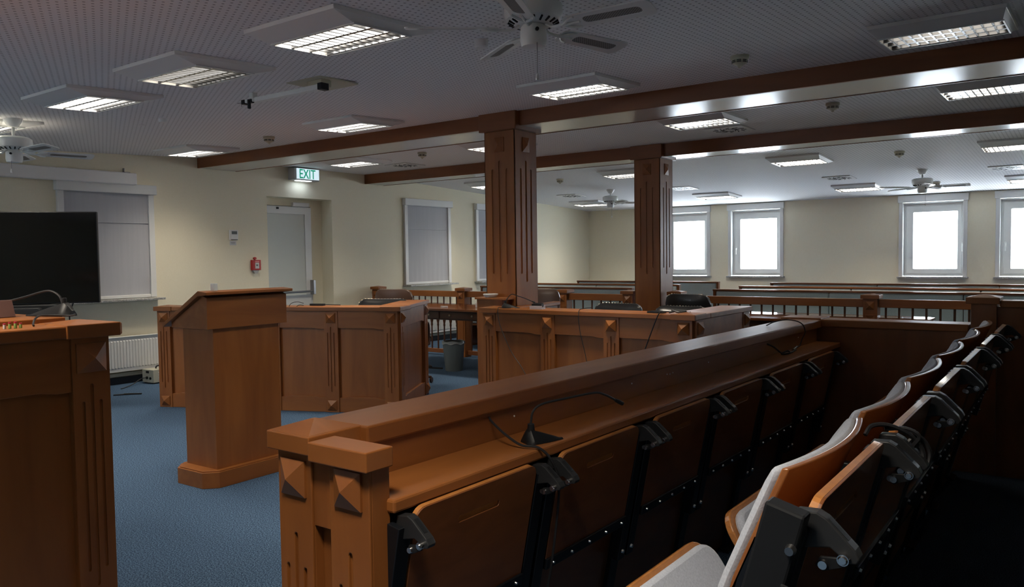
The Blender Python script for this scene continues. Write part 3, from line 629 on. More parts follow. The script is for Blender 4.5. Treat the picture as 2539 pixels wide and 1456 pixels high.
MB().box(-.045, .048, -.021, -.014, -.062, -.056).ob('shadow_strip', 'black', root)  # solid black strip, painted shadow along the bottom of the cover
root = thing('notice_label', 'small printed white label under the thermostat', 'label', M=wallM(5.967, 1.562, .001))
MB().box(-.045, .045, -.002, 0, -.025, .025).ob('card', 'paper', root)
for dz, a in ((.008, .032), (-.004, .026)): MB().box(-a, a, -.0028, -.0018, dz - .0018, dz + .0018).ob('printed_line', 'lcd', root)
root = thing('fire_alarm_call_point', 'red fire alarm call point beside the exit door', 'fire alarm', M=wallM(6.28, 1.285, .001))
MB().box(-.065, .065, -.035, 0, -.065, .065).ob('case', 'red', root, .003)
MB().cyl((-.012, -.03, .085), (-.012, -.002, .085), .017, n=20).box(-.017, -.007, -.02, -.005, .06, .08).ob('reset_disc', 'red', root)
MB().box(-.022, .036, -.039, -.033, -.045, .03).ob('glass_plate', 'paper', root, .001)
MB().box(-.010, .018, -.041, -.038, -.012, .008).ob('push_mark', 'lcd', root)
MB().box(-.022, .04, -.0365, -.034, .038, .050).ob('lettering_strip', 'pale_red', root)
MB().prism([(-.05, -.066), (.04, -.066), (.02, -.105), (-.025, -.105)], 'y', -.03, 0).ob('lower_guard', 'sign_grey', root)
root = thing('exit_sign', 'lit EXIT sign with green letters high above the door', 'sign', M=wallM(7.02, 2.475, .001))
MB().box(-.21, .215, -.15, -.03, -.075, .085).ob('housing', 'sign_grey', root, .004)
MB().box(-.10, .05, -.03, .0, -.04, .04).ob('mount', 'sign_grey', root)
MB().box(-.165, .205, -.158, -.149, -.060, .078).ob('lit_panel', 'sign_white', root)
MB().box(-.13, .10, -.13, -.06, -.083, -.074).ob('lamp_strip', 'led', root)
cu = bpy.data.curves.new('txt', 'FONT'); cu.body = 'EXIT'; cu.size = .16; cu.extrude = .001; cu.align_x = 'CENTER'; cu.align_y = 'CENTER'; cu.offset = .0015
to = bpy.data.objects.new('tmp', cu); C.objects.link(to); bpy.context.view_layer.update()
me = bpy.data.meshes.new_from_object(to.evaluated_get(bpy.context.evaluated_depsgraph_get())); bpy.data.objects.remove(to)
zs = [v.co.z for v in me.vertices]; xs = [v.co.x for v in me.vertices]; yv = [v.co.y for v in me.vertices]
w_, h_ = max(xs) - min(xs), max(yv) - min(yv); cx, cy = (max(xs) + min(xs)) / 2, (max(yv) + min(yv)) / 2
for v in me.vertices:
    x, y, z = v.co; v.co = ((x - cx) / w_ * .265 + .01, -.1595 - z, (y - cy) / h_ * .122 + .009)
me.materials.clear(); me.materials.append(MT['green_ink']); lo = bpy.data.objects.new('lettering', me); C.objects.link(lo); lo.parent = root
lo['label'] = 'green letters spelling EXIT'
ld = bpy.data.lights.new('exit_lamp', 'AREA'); ld.shape = 'RECTANGLE'; ld.size = .22; ld.size_y = .05; ld.energy = .2; ld.color = (.66, .80, 1)
lo = bpy.data.objects.new('exit_lamp', ld); C.objects.link(lo); lo.parent = root; lo.matrix_local = Matrix.Translation((-.015, -.095, -.088))

def radiator(y0, y1, z0, z1, label):
    root = thing('radiator', label, 'radiator', M=wallM((y0 + y1) / 2, z0, .03)); Wd = (y1 - y0) / 2; H_ = z1 - z0
    mb = MB(); mb.box(-Wd, Wd, -.055, -.02, 0, H_); n = int((y1 - y0) / .0335)
    for i in range(n):
        x = -Wd + (i + .5) * 2 * Wd / n
        mb.hexa([(x - .011, -.055, .03), (x + .011, -.055, .03), (x + .007, -.055, .03), (x - .007, -.055, .03)][:0] or [(x - .012, -.055, .035), (x + .012, -.055, .035), (x + .006, -.066, .045), (x - .006, -.066, .045), (x - .012, -.055, H_ - .035), (x + .012, -.055, H_ - .035), (x + .006, -.066, H_ - .045), (x - .006, -.066, H_ - .045)])
    mb.ob('panel', 'frame_white', root)
    MB().box(-Wd - .003, Wd + .003, -.07, -.0, H_, H_ + .008).ob('top_grille', 'frame_white', root, .002)
    MB().box(-Wd + .1, -Wd + .13, -.02, .029, .05, .09).box(Wd - .13, Wd - .1, -.02, .029, .05, .09).ob('bracket', 'white', root)
radiator(3.60, 5.30, .145, .52, 'white ribbed radiator under the nearest grey blind')
radiator(8.75, 10.45, .14, .55, 'white ribbed radiator seen through the spindles of the bar')

root = thing('voltage_stabilizer', 'beige vented electrical box with a handle on the floor by the radiator', 'electrical box', (-8.38, 4.68, 0), math.radians(95))
MB().box(0, .34, 0, .20, .012, .155).ob('case', 'beige', root, .004)
for i in range(5): MB().box(.06, .30, -.004, .001, .045 + i * .018, .052 + i * .018).ob('vent_slat', 'white', root)
MB().tube(bez([(.10, .10, .155), (.11, .10, .18), (.17, .10, .185), (.19, .10, .155)]), .008).ob('handle', 'black', root, 0, True)
MB().box(-.003, .0, .08, .13, .115, .14).ob('switch', 'black', root)
MB().cyl((-.012, .11, .065), (.0, .11, .065), .015).cyl((-.006, .055, .06), (.0, .055, .06), .015).ob('socket', 'black', root)
MB().box(.01, .05, .02, .18, 0, .013).box(.29, .33, .02, .18, 0, .013).ob('foot', 'rubber', root)
cable('grey power cable running along the floor from the beige box', [(-8.50, 4.66, .065), (-8.50, 4.60, .06), (-8.45, 4.48, .02), (-8.40, 4.38, .008), (-8.35, 4.3, .006)], .005, 'power_cable')
cable('black cable end looped on the carpet beside the counter', [(-8.0, 4.15, .006), (-7.9, 4.22, .008), (-7.85, 4.25, .008), (-7.90, 4.20, .008), (-8.02, 4.05, .006)], .007, 'power_cable')

# ------------------------------------------------------------------ bar with turned spindles
YBAR = 8.31
def bar_post(x, label):
    root = thing('bar_post', label, 'post', (x, YBAR, 0), 0, 'square posts of the spindle bar')
    MB().box(-.065, .065, -.065, .065, 0, .905).ob('shaft', 'wood_z', root, .002)
    mb = MB(); mb.box(-.085, .085, -.085, .085, .895, .932); mb.hexa([(-.083, -.083, .932), (.083, -.083, .932), (.083, .083, .932), (-.083, .083, .932), (-.005, -.005, .945), (.005, -.005, .945), (.005, .005, .945), (-.005, .005, .945)])
    mb.ob('cap', 'wood_x', root, .003)
    MB().pyr(0, .83, .038, .038, -.065).ob('pyramid_block', 'wood_z', root)
    MB().box(-.045, .045, -.071, -.064, .10, .74).ob('raised_panel', 'wood_z', root, .003)
bar_post(-8.60, 'square bar post against the left wall'); bar_post(-6.965, 'square bar post behind the drawer table')
bar_post(-5.34, 'square bar post beside the brown leather chair'); bar_post(-4.44, 'square bar post touching the left side of the far column')
bar_post(-3.85, 'square bar post touching the right side of the far column'); bar_post(-1.81, 'square bar post in front of the right hand pews')
SPIN = [(.011, 0), (.012, .10), (.010, .34), (.016, .37), (.012, .39), (.022, .44), (.012, .49), (.015, .505), (.012, .52), (.021, .56), (.010, .61), (.011, .80)]
def bar_section(x0, x1, label):
    root = thing('bar_rail', label, 'rail', ((x0 + x1) / 2, YBAR, 0)); Wd = (x1 - x0) / 2
    MB().box(-Wd, Wd, -.03, .03, .81, .89).ob('top_rail', 'wood_x', root, .005)
    MB().box(-Wd, Wd, -.025, .025, .03, .085).ob('bottom_rail', 'darkwood_x', root, .003)
    n = max(2, int(round((x1 - x0) / .118))); first_ = None
    for i in range(n):
        x = -Wd + (i + .5) * 2 * Wd / n
        if first_ is None:
            first_ = MB().lathe([(r_, .08 + z_ * .915) for r_, z_ in SPIN], n=12).ob('spindle', 'spindle_wood', root, 0, True); first_.location = (x, 0, 0)
        else:
            c = first_.copy(); C.objects.link(c); c.parent = root; c.location = (x, 0, 0)
bar_section(-8.53, -7.035, 'spindle rail of the bar between the left wall and the drawer table')
bar_section(-6.895, -5.41, 'spindle rail of the bar behind the waste bin and the near column')
bar_section(-5.27, -4.51, 'short spindle rail of the bar between the two columns')
bar_section(-3.78, -1.88, 'long spindle rail of the bar behind the black chairs and glossy table')
bar_section(-1.74, .13, 'spindle rail of the bar ending at the tall partition')

# ------------------------------------------------------------------ pews
def pew(x0, x1, y, label, grp, seams, zt=.90):
    root = thing('pew', label, 'pew', ((x0 + x1) / 2, y, 0), 0, grp); Wd = (x1 - x0) / 2
    MB().box(-Wd - .02, Wd + .02, -.03, .045, zt - .022, zt).ob('top_trim', 'darkwood_x', root, .003)
    for s_ in (-1, 1): MB().prism([(-.02, 0), (.06, 0), (.04, zt - .02), (-.02, zt - .02)], 'x', s_ * Wd - .018, s_ * Wd + .018).prism([(-.50, 0), (-.02, 0), (-.02, .42), (-.50, .42)], 'x', s_ * Wd - .018, s_ * Wd + .018).ob('end_panel', 'darkwood_z', root, .003)
    MB().box(-Wd, Wd, .015, .035, .05, zt - .022).ob('back_panel', 'darkwood_x', root)
    L_ = (2 * Wd - .04) / seams
    for i in range(seams):
        a = -Wd + .02 + i * L_
        MB().box(a + .003, a + L_ - .003, -.025, .017, .45, zt - .024).ob('back_cushion', 'pew_fabric', root, .014)
        MB().box(a + .003, a + L_ - .003, -.50, -.03, .37, .45).ob('seat_cushion', 'pew_fabric', root, .014)
    MB().box(-Wd, Wd, -.47, -.03, .33, .37).ob('seat_board', 'darkwood_x', root)
GP, GQ = 'upholstered pews in the left block', 'upholstered pews in the right block'
pew(-7.77, -5.17, 9.72, 'grey upholstered pew left of the aisle, front row of three', GP, 2)
pew(-7.85, -5.06, 10.98, 'grey upholstered pew left of the aisle, middle row of three', GP, 2, .902)
pew(-7.60, -4.98, 12.28, 'grey upholstered pew left of the aisle, back row of three', GP, 2, .902)
pew(-3.98, .20, 9.72, 'blue-grey upholstered pew right of the aisle, front row of three', GQ, 3)
pew(-4.06, .30, 10.83, 'blue-grey upholstered pew right of the aisle, middle row of three', GQ, 3)
pew(-4.06, .40, 12.13, 'blue-grey upholstered pew right of the aisle, back row of three', GQ, 3)

# ------------------------------------------------------------------ tables
def table(x0, x1, y0, y1, label, drawers, legs, rz=0):
    root = thing('drawer_table' if drawers else 'table', label, 'table', ((x0 + x1) / 2, (y0 + y1) / 2, 0), rz); Wd, D = (x1 - x0) / 2, (y1 - y0) / 2
    c = .06
    MB().prism([(-Wd + c, -D), (Wd - c, -D), (Wd, -D + c), (Wd, D - c), (Wd - c, D), (-Wd + c, D), (-Wd, D - c), (-Wd, -D + c)], 'z', .735, .76).ob('table_top', 'table_wood', root, .004)
    MB().box(-Wd + .05, Wd - .05, -D + .05, D - .05, .63, .735).ob('apron', 'dark_table', root, .002)
    for a, b in drawers:
        d = MB().box(a, b, -D + .040, -D + .052, .645, .725).ob('drawer', 'dark_table', root, .003)
        for t in (.22, .78): x = a + (b - a) * t; MB().lathe([(.010, 0), (.013, .012), (.006, .02)], n=12, c=(0, 0, 0)).ob('knob', 'brass', d, 0, True).matrix_local = Matrix.Translation((x, -D + .040, .685)) @ Matrix.Rotation(PI / 2, 4, 'X')
    for lx, ly in legs:
        mb = MB(); mb.box(lx - .05, lx + .05, ly - .04, ly + .04, 0, .63)
        for i in range(4): mb.box(lx - .042 + i * .024, lx - .030 + i * .024, ly - .046, ly - .04, .05, .6)
        mb.ob('leg', 'dark_table', root, .002)
table(-7.45, -5.15, 6.88, 7.82, 'drawer table with a glossy top in front of the bar', [(-.55, .12), (.16, .75)], [(-1.0, -.3), (.98, -.3), (-1.0, .33), (.25, .33), (.98, .33)])
table(-3.05, -1.19, 7.18, 7.95, 'table with a mirror-glossy top reflecting the windows', [], [(-.8, -.25), (.8, -.25), (-.8, .25), (.8, .25)])
o = MB().cyl((-.05, 0, .006), (.05, .01, .006), .006, n=8).box(-.02, .01, -.012, .012, .0, .004).ob('pen', 'vial_glass', None); o.location = (-6.30, 7.15, .7605); tag(o, 'pen lying on the drawer table', 'pen')
o = MB().box(-.02, .02, -.03, .03, 0, .055).box(-.014, .014, -.024, .024, .055, .066).ob('tissue_pack', 'paper', None, .004); o.location = (-5.86, 7.25, .7605); tag(o, 'small white packet on the drawer table by the wooden panel', 'packet')

# waste bin
root = thing('waste_bin', 'grey waste bin with a plastic liner beside the drawer table', 'bin', (-6.22, 7.22, 0))
MB().lathe([(.10, 0), (.104, .012), (.132, .335), (.137, .338), (.137, .348), (.128, .348), (.095, .03)], n=32).ob('bucket', 'bin_grey', root, 0, True)
mb = MB(); n = 40; R0 = []; R1 = []; R2 = []
for i in range(n):
    a = 2 * PI * i / n; R0.append(mb.bm.verts.new((.140 * math.cos(a), .140 * math.sin(a), .325 + .008 * math.sin(a * 7)))); R1.append(mb.bm.verts.new((.134 * math.cos(a), .134 * math.sin(a), .356 + .004 * math.sin(a * 5)))); R2.append(mb.bm.verts.new((.115 * math.cos(a), .115 * math.sin(a), .27)))
for i in range(n):
    j = (i + 1) % n; mb.bm.faces.new((R0[i], R0[j], R1[j], R1[i])); mb.bm.faces.new((R1[i], R1[j], R2[j], R2[i]))
mb.ob('liner', 'bin_liner', root, 0, True)
cable('black cable bunched on the carpet under the drawer table', [(-6.75, 7.25, .007), (-6.70, 7.3, .02), (-6.64, 7.28, .008), (-6.70, 7.22, .012), (-6.62, 7.2, .007), (-6.5, 7.22, .007), (-6.42, 7.24, .007)], .011, 'power_cable')

# ------------------------------------------------------------------ witness enclosure beside the near column
root = thing('witness_stand', 'small wooden witness stand wrapped round the near column', 'witness stand', (-4.2, 5.2, 0))
MB().box(-.145, .13, .16, .275, 0, .985).ob('pedestal', 'wood_z', root, .002)
MB().box(-.155, .17, .14, .278, .985, 1.003).ob('top_cap', 'wood_x', root, .003)
MB(Matrix.Translation((.335, .0, 0)) @ Matrix.Rotation(math.radians(10), 4, 'Z')).box(-.035, .035, .0, .95, .90, .935).ob('arm_ledge', 'wood_y', root, .006)
MB(Matrix.Translation((.335, .0, 0)) @ Matrix.Rotation(math.radians(10), 4, 'Z')).box(-.012, .012, .02, .93, 0, .90).ob('low_wall', 'wood_z', root)
o = MB().lathe([(.045, 0), (.060, .012), (.066, .026), (.062, .030), (.0, .031)][:4], n=28).ob('white_dish', 'white_gloss', None, 0, True); o.location = (-4.225, 5.40, 1.0035); tag(o, 'shallow white dish on the cap of the witness stand', 'dish')

# ------------------------------------------------------------------ chairs
def chair(x, y, rz, top, wd, label, leather, grp, tilt=10):
    root = thing('office_chair', label, 'chair', (x, y, 0), rz, grp)   # faces local -y
    T = Matrix.Translation((0, .22, .46)) @ Matrix.Rotation(math.radians(-tilt), 4, 'X')
    hb = (top - .46) / math.cos(math.radians(tilt)); h2 = wd / 2
    def pf(u_, v_, k):
        e_ = 2 * u_ - 1; x = e_ * h2; z = .04 + v_ * (hb - .04)
        # rounded top corners
        cr = .09
        if v_ > .5 and abs(x) > h2 - cr:
            dx = (abs(x) - (h2 - cr)) / cr; z = min(z, hb - cr + cr * math.sqrt(max(0, 1 - dx * dx)))
        rim = (1 - abs(e_) ** 6) * (1 - abs(2 * v_ - 1) ** 8)
        c = -.035 * e_ * e_
        return (x, (c - .012 - .035 * rim) if k == 0 else (c + .012 + .018 * rim), z)
    MB(T).sheet(pf, 22, 16).ob('backrest', leather, root, .006, True)
    mb = MB(T); n = 34
    P = []
    for i in range(n + 1):
        t = i / n
        if t < .22: P.append((-h2, hb * .45 + (hb - .09 - hb * .45) * t / .22))
        elif t < .34: a = (t - .22) / .12 * PI / 2; P.append((-h2 + .09 - .09 * math.cos(a), hb - .09 + .09 * math.sin(a)))
        elif t < .66: P.append((-h2 + .09 + (wd - .18) * (t - .34) / .32, hb))
        elif t < .78: a = (t - .66) / .12 * PI / 2; P.append((h2 - .09 + .09 * math.sin(a), hb - .09 + .09 * math.cos(a)))
        else: P.append((h2, hb - .09 - (hb * .55 - .09) * (t - .78) / .22))
    for px, pz in P:
        c = -.035 * (px / h2) ** 2
        mb.cyl((px, c - .006, pz - .001), (px * 1.012, c - .006, pz + .003), .0042, .003, 6)
    mb.ob('nailhead_trim', 'brass', root)
    MB().prism(rrect(-h2, h2, -.25, .24, .06), 'z', .40, .49).ob('seat', leather, root, .02, True)
    for s_ in (-1, 1):
        MB().tube(bez([(s_ * h2, .20, .46), (s_ * (h2 + .01), .19, .62), (s_ * (h2 + .01), .10, .66), (s_ * (h2 + .01), -.10, .65), (s_ * h2, -.14, .50), (s_ * (h2 - .01), -.12, .44)], 5), .018).ob('armrest', 'dark_table', root, 0, True)
    MB().cyl((0, 0, .08), (0, 0, .40), .025).ob('gas_column', 'nickel', root, 0, True)
    mb = MB()
    for k in range(5):
        a = k * 2 * PI / 5; mb.tube([(0, 0, .10), (.16 * math.cos(a), .16 * math.sin(a), .085), (.28 * math.cos(a), .28 * math.sin(a), .06)], [.022, .018, .014]); mb.cyl((.28 * math.cos(a) - .01, .28 * math.sin(a), .03), (.28 * math.cos(a) + .01, .28 * math.sin(a), .03), .03)
    mb.ob('star_base', 'dark_table', root)
GC = 'leather chairs at the desks and tables'
chair(-5.62, 5.36, math.radians(24), .945, .54, 'black leather chair with brass nailheads tucked behind the left desk', 'leather_black', GC)
chair(-5.98, 6.15, math.radians(200), 1.03, .42, 'brown leather chair turned away behind the left desk', 'leather_brown', GC, 8)
chair(-3.20, 5.52, 0, .952, .45, 'black leather chair tucked low behind the clerk desk, left of the other two', 'leather_black', GC)
chair(-2.69, 5.62, math.radians(4), .932, .45, 'black leather chair tucked low behind the right corner of the clerk desk', 'leather_black', GC, 16)
chair(-2.93, 6.80, math.radians(178), 1.0, .43, 'black leather chair with a tall shiny back behind the clerk desk', 'leather_black', GC, 6)
chair(-4.35, 6.20, math.radians(20), 1.03, .42, 'brown leather chair beside the near column in the witness stand', 'leather_brown', GC, 8)

# ------------------------------------------------------------------ ceiling fittings
def fixture(x, y, label, lit, first_=[None]):
    z = zc(y); sl = .045 if y < 5.51 else (0 if y < 8.2 else -.0475)
    M = Matrix.Translation((x, y, z - .001)) @ Matrix.Rotation(math.atan(sl), 4, 'X')
    if first_[0] is None:
        root = thing('ceiling_light', label, 'ceiling light', M=M, group='louvred ceiling lights'); first_[0] = root
        a, b = .315, .315; c, d = .285, .175; zz = -.052
        MB().holed([(-a, -b), (a, -b), (a, b), (-a, b)], [[(-c, -d), (-c, d), (c, d), (c, -d)]], 'z', -.020, -.0).ob('mounting_frame', 'white', root, .002)
        mb = MB(); o_ = [(-a + .004, -b + .004, -.020), (a - .004, -b + .004, -.020), (a - .004, b - .004, -.020), (-a + .004, b - .004, -.020)]; i_ = [(-c, -d, zz), (c, -d, zz), (c, d, zz), (-c, d, zz)]; t_ = [(-c, -d, -.004), (c, -d, -.004), (c, d, -.004), (-c, d, -.004)]
        V = [[mb.bm.verts.new(p) for p in L] for L in (o_, i_, t_)]
        for k in range(4):
            j = (k + 1) % 4; mb.bm.faces.new((V[0][k], V[0][j], V[1][j], V[1][k])); mb.bm.faces.new((V[1][k], V[1][j], V[2][j], V[2][k]))
        mb.ob('sloped_housing', 'white', root)
        MB().box(-c, c, -d, d, -.006, -.003).ob('reflector_tray', 'tray', root)
        mb = MB(); zl0, zl1 = zz + .001, zz + .030
        for i in range(1, 12): xx = -c + i * 2 * c / 12; mb.prism([(xx - .0012, zl1), (xx + .0012, zl1), (xx + .005, zl0), (xx - .005, zl0)][::1], 'y', -d, d)
        for i in range(4):
            yy = -d + .006 + i * (2 * d - .012) / 3
            mb.prism([(yy - .0015, zl1 + .004), (yy + .0015, zl1 + .004), (yy + .010, zl0 - .001), (yy - .010, zl0 - .001)], 'x', -c, c)
        mb.ob('louvre', 'mirror', root)
        MB().holed([(-c - .008, -d - .008), (c + .008, -d - .008), (c + .008, d + .008), (-c - .008, d + .008)], [[(-c, -d), (-c, d), (c, d), (c, -d)]], 'z', zz - .004, zz + .002).ob('louvre_rim', 'frame_white', root)
    else: root = dup(first_[0], M, label)
    if lit:
        ld = bpy.data.lights.new('tube_light', 'AREA'); ld.shape = 'RECTANGLE'; ld.size = .52; ld.size_y = .28; ld.energy = LAMP_W * lit; ld.color = (1, .89, .73); ld.spread = math.radians(122)
        lo = bpy.data.objects.new('tube_light', ld); C.objects.link(lo); lo.matrix_world = M @ Matrix.Translation((0, 0, -.014)); 
        lo.parent = root; lo.matrix_parent_inverse = Matrix.Identity(4); lo.matrix_local = Matrix.Translation((0, 0, -.014))
    return root
LG = [(-2.97, .42, 'louvred light over the aisle behind the camera, out of the picture', 1.5), (-.71, .42, 'louvred light straight above the camera, out of the picture', 1.2), (-5.30, .42, 'louvred light above the tall counter, out of the picture', 1),
      (-2.97, -1.8, 'louvred light farthest behind the camera, out of the picture', 1.2), (-.71, -1.8, 'louvred light behind the camera on the right, out of the picture', 1.1), (-5.30, -1.8, 'louvred light behind the tall counter, out of the picture', .8),
      (-2.955, 2.64, 'large louvred light beside the near fan, nearest of three in a line', .9),
      (-4.17, 2.64, 'louvred light with bluish cells, middle of the three in a line', .2), (-5.39, 2.66, 'warm lit louvred light above the hanging fan, farthest of three in a line', 1),
      (-7.05, 2.62, 'louvred light at the left edge behind the hanging fan', 1),
      (-.71, 4.86, 'louvred light with dark cells at the top right corner', .05), (-2.97, 4.83, 'louvred light right behind the near fan pull chain', .9),
      (-5.30, 4.87, 'louvred light just in front of the first beam, left of the near column', 1), (-7.84, 4.95, 'louvred light near the left wall just before the beam end', 1),
      (-7.52, 6.93, 'louvred light between the beams near the exit sign', 1), (-5.30, 6.93, 'louvred light between the beams, half hidden by the near column', .7),
      (-2.95, 6.90, 'louvred light between the beams beside a square vent', .3), (-.71, 6.93, 'louvred light between the beams at the right edge', .3),
      (-7.72, 9.95, 'louvred light behind the near column past the second beam', 1), (-5.33, 9.93, 'louvred light just left of the far column capital', .5),
      (-3.0, 9.97, 'louvred light right of the far column, between beam and fan', .9), (-.79, 10.1, 'louvred light at the right edge past the second beam', .9),
      (-7.75, 13.03, 'louvred light behind the fan by the far left corner', 1), (-5.28, 13.0, 'louvred light above the two left windows', 1.1),
      (-3.04, 13.0, 'louvred light left of the far right fan', 1.1), (-.80, 13.1, 'louvred light above the rightmost window', 1.1)]
for a in LG: fixture(*a)

def vent(x, y, label, first_=[None]):
    sl = 0 if y < 8.2 else -.0475
    M = Matrix.Translation((x, y, zc(y) - .001)) @ Matrix.Rotation(math.atan(sl), 4, 'X')
    if first_[0]: return dup(first_[0], M, label)
    root = thing('ceiling_vent', label, 'vent', M=M, group='square swirl vents'); first_[0] = root
    MB().box(-.19, .19, -.19, .19, -.010, 0).ob('plate', 'white', root, .003)
    mb = MB()
    for k in range(12):
        for rr in (.07, .135):
            T = Matrix.Rotation(k * PI / 6 + (0.2 if rr > .1 else 0), 4, 'Z')
            for p in (T @ Vector((rr, 0, 0)),):
                a = k * PI / 6 + .9
                d = Vector((math.cos(a), math.sin(a), 0)) * .028; e_ = Vector((-math.sin(a), math.cos(a), 0)) * .006
                q = [p + d + e_, p + d - e_, p - d - e_, p - d + e_]
                mb.hexa([(v.x, v.y, -.0125) for v in q] + [(v.x, v.y, -.009) for v in q])
    mb.ob('swirl_blades', 'black', root)
    return root
for a in ((-7.43, 7.71, 'square swirl vent left of the near column between the beams'), (-2.99, 7.68, 'square swirl vent right of the far column between the beams'), (-5.40, 11.9, 'square swirl vent catching daylight beside the far column'),
          (-7.5, 11.92, 'square swirl vent between the two columns'), (-3.03, 11.9, 'square swirl vent above the windows, left of the far right fan'), (-1.02, 11.98, 'square swirl vent at the right edge catching daylight')): vent(*a)

def detector(x, y, label, first_=[None]):
    M = Matrix.Translation((x, y, zc(y) - .0005))
    if first_[0]: return dup(first_[0], M, label)
    root = thing('smoke_detector', label, 'smoke detector', M=M, group='round smoke detectors'); first_[0] = root
    MB().lathe([(.055, 0), (.055, -.018), (.050, -.022), (.046, -.026)], n=28).ob('base', 'cream', root, 0, True)
    MB().lathe([(.046, -.026), (.043, -.046), (.024, -.056), (.012, -.062), (.010, -.070), (.002, -.073)], n=28).ob('head', 'cream', root, 0, True)
    mb = MB()
    for k in range(8):
        for zz in (-.032, -.041):
            a0 = k * PI / 4
            for s_ in range(3):
                a = a0 + s_ * .18; b2 = a + .18
                mb.hexa([(.040 * math.cos(a), .040 * math.sin(a), zz - .0022), (.040 * math.cos(b2), .040 * math.sin(b2), zz - .0022), (.0475 * math.cos(b2), .0475 * math.sin(b2), zz - .0022), (.0475 * math.cos(a), .0475 * math.sin(a), zz - .0022)] +
                        [(.040 * math.cos(a), .040 * math.sin(a), zz + .0022), (.040 * math.cos(b2), .040 * math.sin(b2), zz + .0022), (.0475 * math.cos(b2), .0475 * math.sin(b2), zz + .0022), (.0475 * math.cos(a), .0475 * math.sin(a), zz + .0022)])
    mb.ob('air_slots', 'black', root)
for a in ((-1.79, 4.76, 'large cream smoke detector on the near ceiling right of the fan'), (-6.56, 4.92, 'cream smoke detector near the left end of the first beam'), (-6.41, 6.94, 'cream smoke detector between the beams left of the near column'),
          (-1.82, 6.93, 'cream smoke detector between the beams towards the right'), (-6.51, 10.03, 'cream smoke detector seen between the two columns'), (-1.90, 10.03, 'cream smoke detector past the second beam towards the right'),
          (-1.98, 13.05, 'cream smoke detector just right of the far right fan')): detector(*a)
o = MB().lathe([(.033, 0), (.033, -.022), (.028, -.030)], n=24).ob('ceiling_sensor', 'white', None, 0, True); o.location = (-6.05, 3.53, zc(3.53) - .0005); tag(o, 'small white round sensor on the ceiling above the projection screen', 'sensor')
o = MB().lathe([(.022, 0), (.020, -.005)], n=20).ob('blanking_plate', 'white', None, 0, True); o.location = (-6.46, 3.58, zc(3.58) - .0005); tag(o, 'flat white disc on the ceiling left of the small sensor', 'blanking plate')
o = MB().lathe([(.036, 0), (.036, -.035), (.030, -.042)], n=24).ob('ceiling_sensor', 'white', None, 0, True); o.location = (-2.62, 3.30, zc(3.3) - .0005); tag(o, 'white round sensor on the ceiling behind the near fan', 'sensor')

# projector mount
root = thing('projector_mount', 'white ceiling arm of a removed projector with dark clamps', 'projector mount', (-4.05, 3.45, zc(3.45)))
MB().box(-.16, .16, -.15, .17, -.012, -.002).ob('ceiling_plate', 'cream', root, .002)
MB().box(-.02, .12, -.10, -.02, -.055, -.012).ob('plate_bracket', 'cream', root, .004)
mb = MB(); mb.box(-.56, .10, -.105, -.055, -.072, -.040); mb.ob('arm', 'white_gloss', root, .006)
MB().box(.09, .13, -.11, -.05, -.078, -.036).ob('end_cap', 'black', root, .002)
MB().box(-.66, -.56, -.11, -.05, -.068, -.045).box(-.62, -.58, -.10, -.06, -.045, -.0).ob('slider', 'white_gloss', root, .004)
MB().box(-.615, -.575, -.12, -.09, -.075, -.05).box(-.60, -.585, -.13, -.11, -.115, -.06).ob('clamp', 'black', root, .003); MB().box(-.69, -.655, -.115, -.07, -.075, -.045).ob('clamp', 'black', root, .003)
MB().tube([(-.66, -.09, -.06), (-.75, -.10, -.058)], .0025).tube([(-.71, -.096, -.059), (-.71, -.096, -.085)], .0025).ob('hex_key', 'nickel', root)

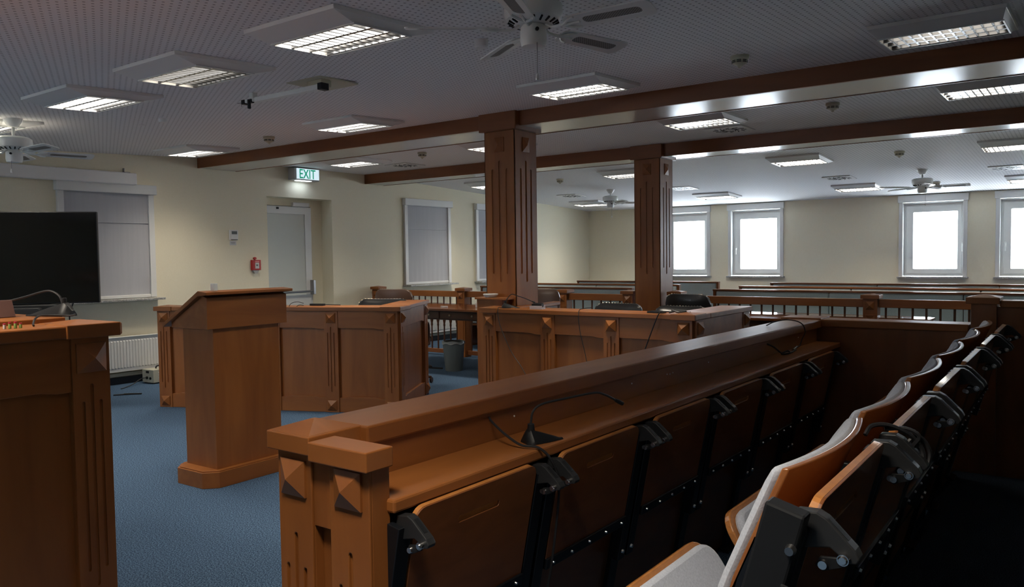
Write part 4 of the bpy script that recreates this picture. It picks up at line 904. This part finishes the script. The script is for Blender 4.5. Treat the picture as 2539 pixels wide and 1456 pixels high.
# fans
def fan(x, y, drop, a0, label, chain=.14, first_=[None]):
    zt = zc(y)
    root = thing('ceiling_fan', label, 'ceiling fan', (x, y, zt), 0, 'white ceiling fans with five blades')
    d = drop
    if d > .25: MB().lathe([(.066, -.001), (.062, -.02), (.034, -.062), (.028, -.066)], n=28).ob('canopy', 'white_gloss', root, 0, True); MB().cyl((0, 0, -.06), (0, 0, -(d - .20)), .011).ob('downrod', 'white_gloss', root, 0, True)
    else: MB().lathe([(.09, -.001), (.09, -.02)], n=28).ob('canopy', 'white_gloss', root, 0, True)
    t = -(d - .20)
    MB().lathe([(.05, t), (.10, t - .006), (.124, t - .02), (.127, t - .055), (.118, t - .082), (.09, t - .100), (.055, t - .104)], n=36).ob('motor_housing', 'white_gloss', root, 0, True)
    mb = MB()
    for k in range(20):
        a = k * PI / 10; mb.cyl((.085 * math.cos(a), .085 * math.sin(a), t - .1015), (.11 * math.cos(a), .11 * math.sin(a), t - .092), .005, n=6)
    mb.ob('motor_vents', 'black', root)
    MB().lathe([(.045, t - .10), (.056, t - .115), (.058, t - .17), (.052, t - .195), (.03, t - .20)], n=28).ob('switch_housing', 'white_gloss', root, 0, True)
    MB().cyl((.045, -.04, t - .135), (.052, -.047, t - .135), .008).ob('reverse_switch', 'black', root)
    zb = t - .118
    bl = rrect(.155, .55, -.062, .062, .03, 3)
    bl = [(p[0], p[1] * (.78 + .22 * (p[0] - .155) / .395)) for p in bl]
    ins = [(p[0], p[1]) for p in rrect(.24, .50, -.026, .026, .022, 4)]
    f1 = None
    for k in range(5):
        T = Matrix.Rotation(math.radians(a0 + 72 * k), 4, 'Z')
        TB = T @ Matrix.Translation((0, 0, zb)) @ Matrix.Rotation(math.radians(-12), 4, 'X')
        if f1 is None:
            bm_ = MB(); bm_.holed(bl, [ins[::-1]], 'z', -.003, .003); f1 = bm_.ob('blade', 'white_gloss', root, 0, False, TB)
            ci = MB().prism(ins, 'z', -.001, .001).ob('cane_insert', 'cane', f1)
            ir = MB(); ir.tube([(.06, 0, .012), (.09, 0, -.006), (.13, 0, -.008), (.17, 0, -.006)], .007, 8)
            for s_ in (-1, 1): ir.tube(bez([(.14, 0, -.007), (.165, s_ * .018, -.009), (.185, s_ * .035, -.008), (.215, s_ * .045, -.006)], 4), .006, 6)
            ir.tube([(.15, 0, -.008), (.225, 0, -.006)], .006, 6)
            i1 = ir.ob('blade_iron', 'white_gloss', root, 0, True, TB)
        else:
            b2 = f1.copy(); C.objects.link(b2); b2.parent = root; b2.matrix_local = TB
            c2 = ci.copy(); C.objects.link(c2); c2.parent = b2
            i2 = i1.copy(); C.objects.link(i2); i2.parent = root; i2.matrix_local = TB
    MB().tube([(.045, -.04, t - .19), (.046, -.041, t - .19 - chain)], .0018, 6).ob('pull_chain', 'nickel', root)
    MB().lathe([(.003, 0), (.007, -.012), (.008, -.028), (.002, -.032)], c=(.046, -.041, t - .19 - chain), n=12).ob('chain_pull', 'white_gloss', root, 0, True)
fan(-1.99, 2.87, .212, 4, 'white ceiling fan nearest to the camera, cut by the top edge', .13)
fan(-6.69, 2.69, .335, 4, 'white ceiling fan at the left edge above the television', .06)
fan(-6.49, 11.5, .30, 37, 'white ceiling fan seen between the two columns', .14)
fan(-1.93, 11.65, .31, 1, 'white ceiling fan above the right hand windows', .14)
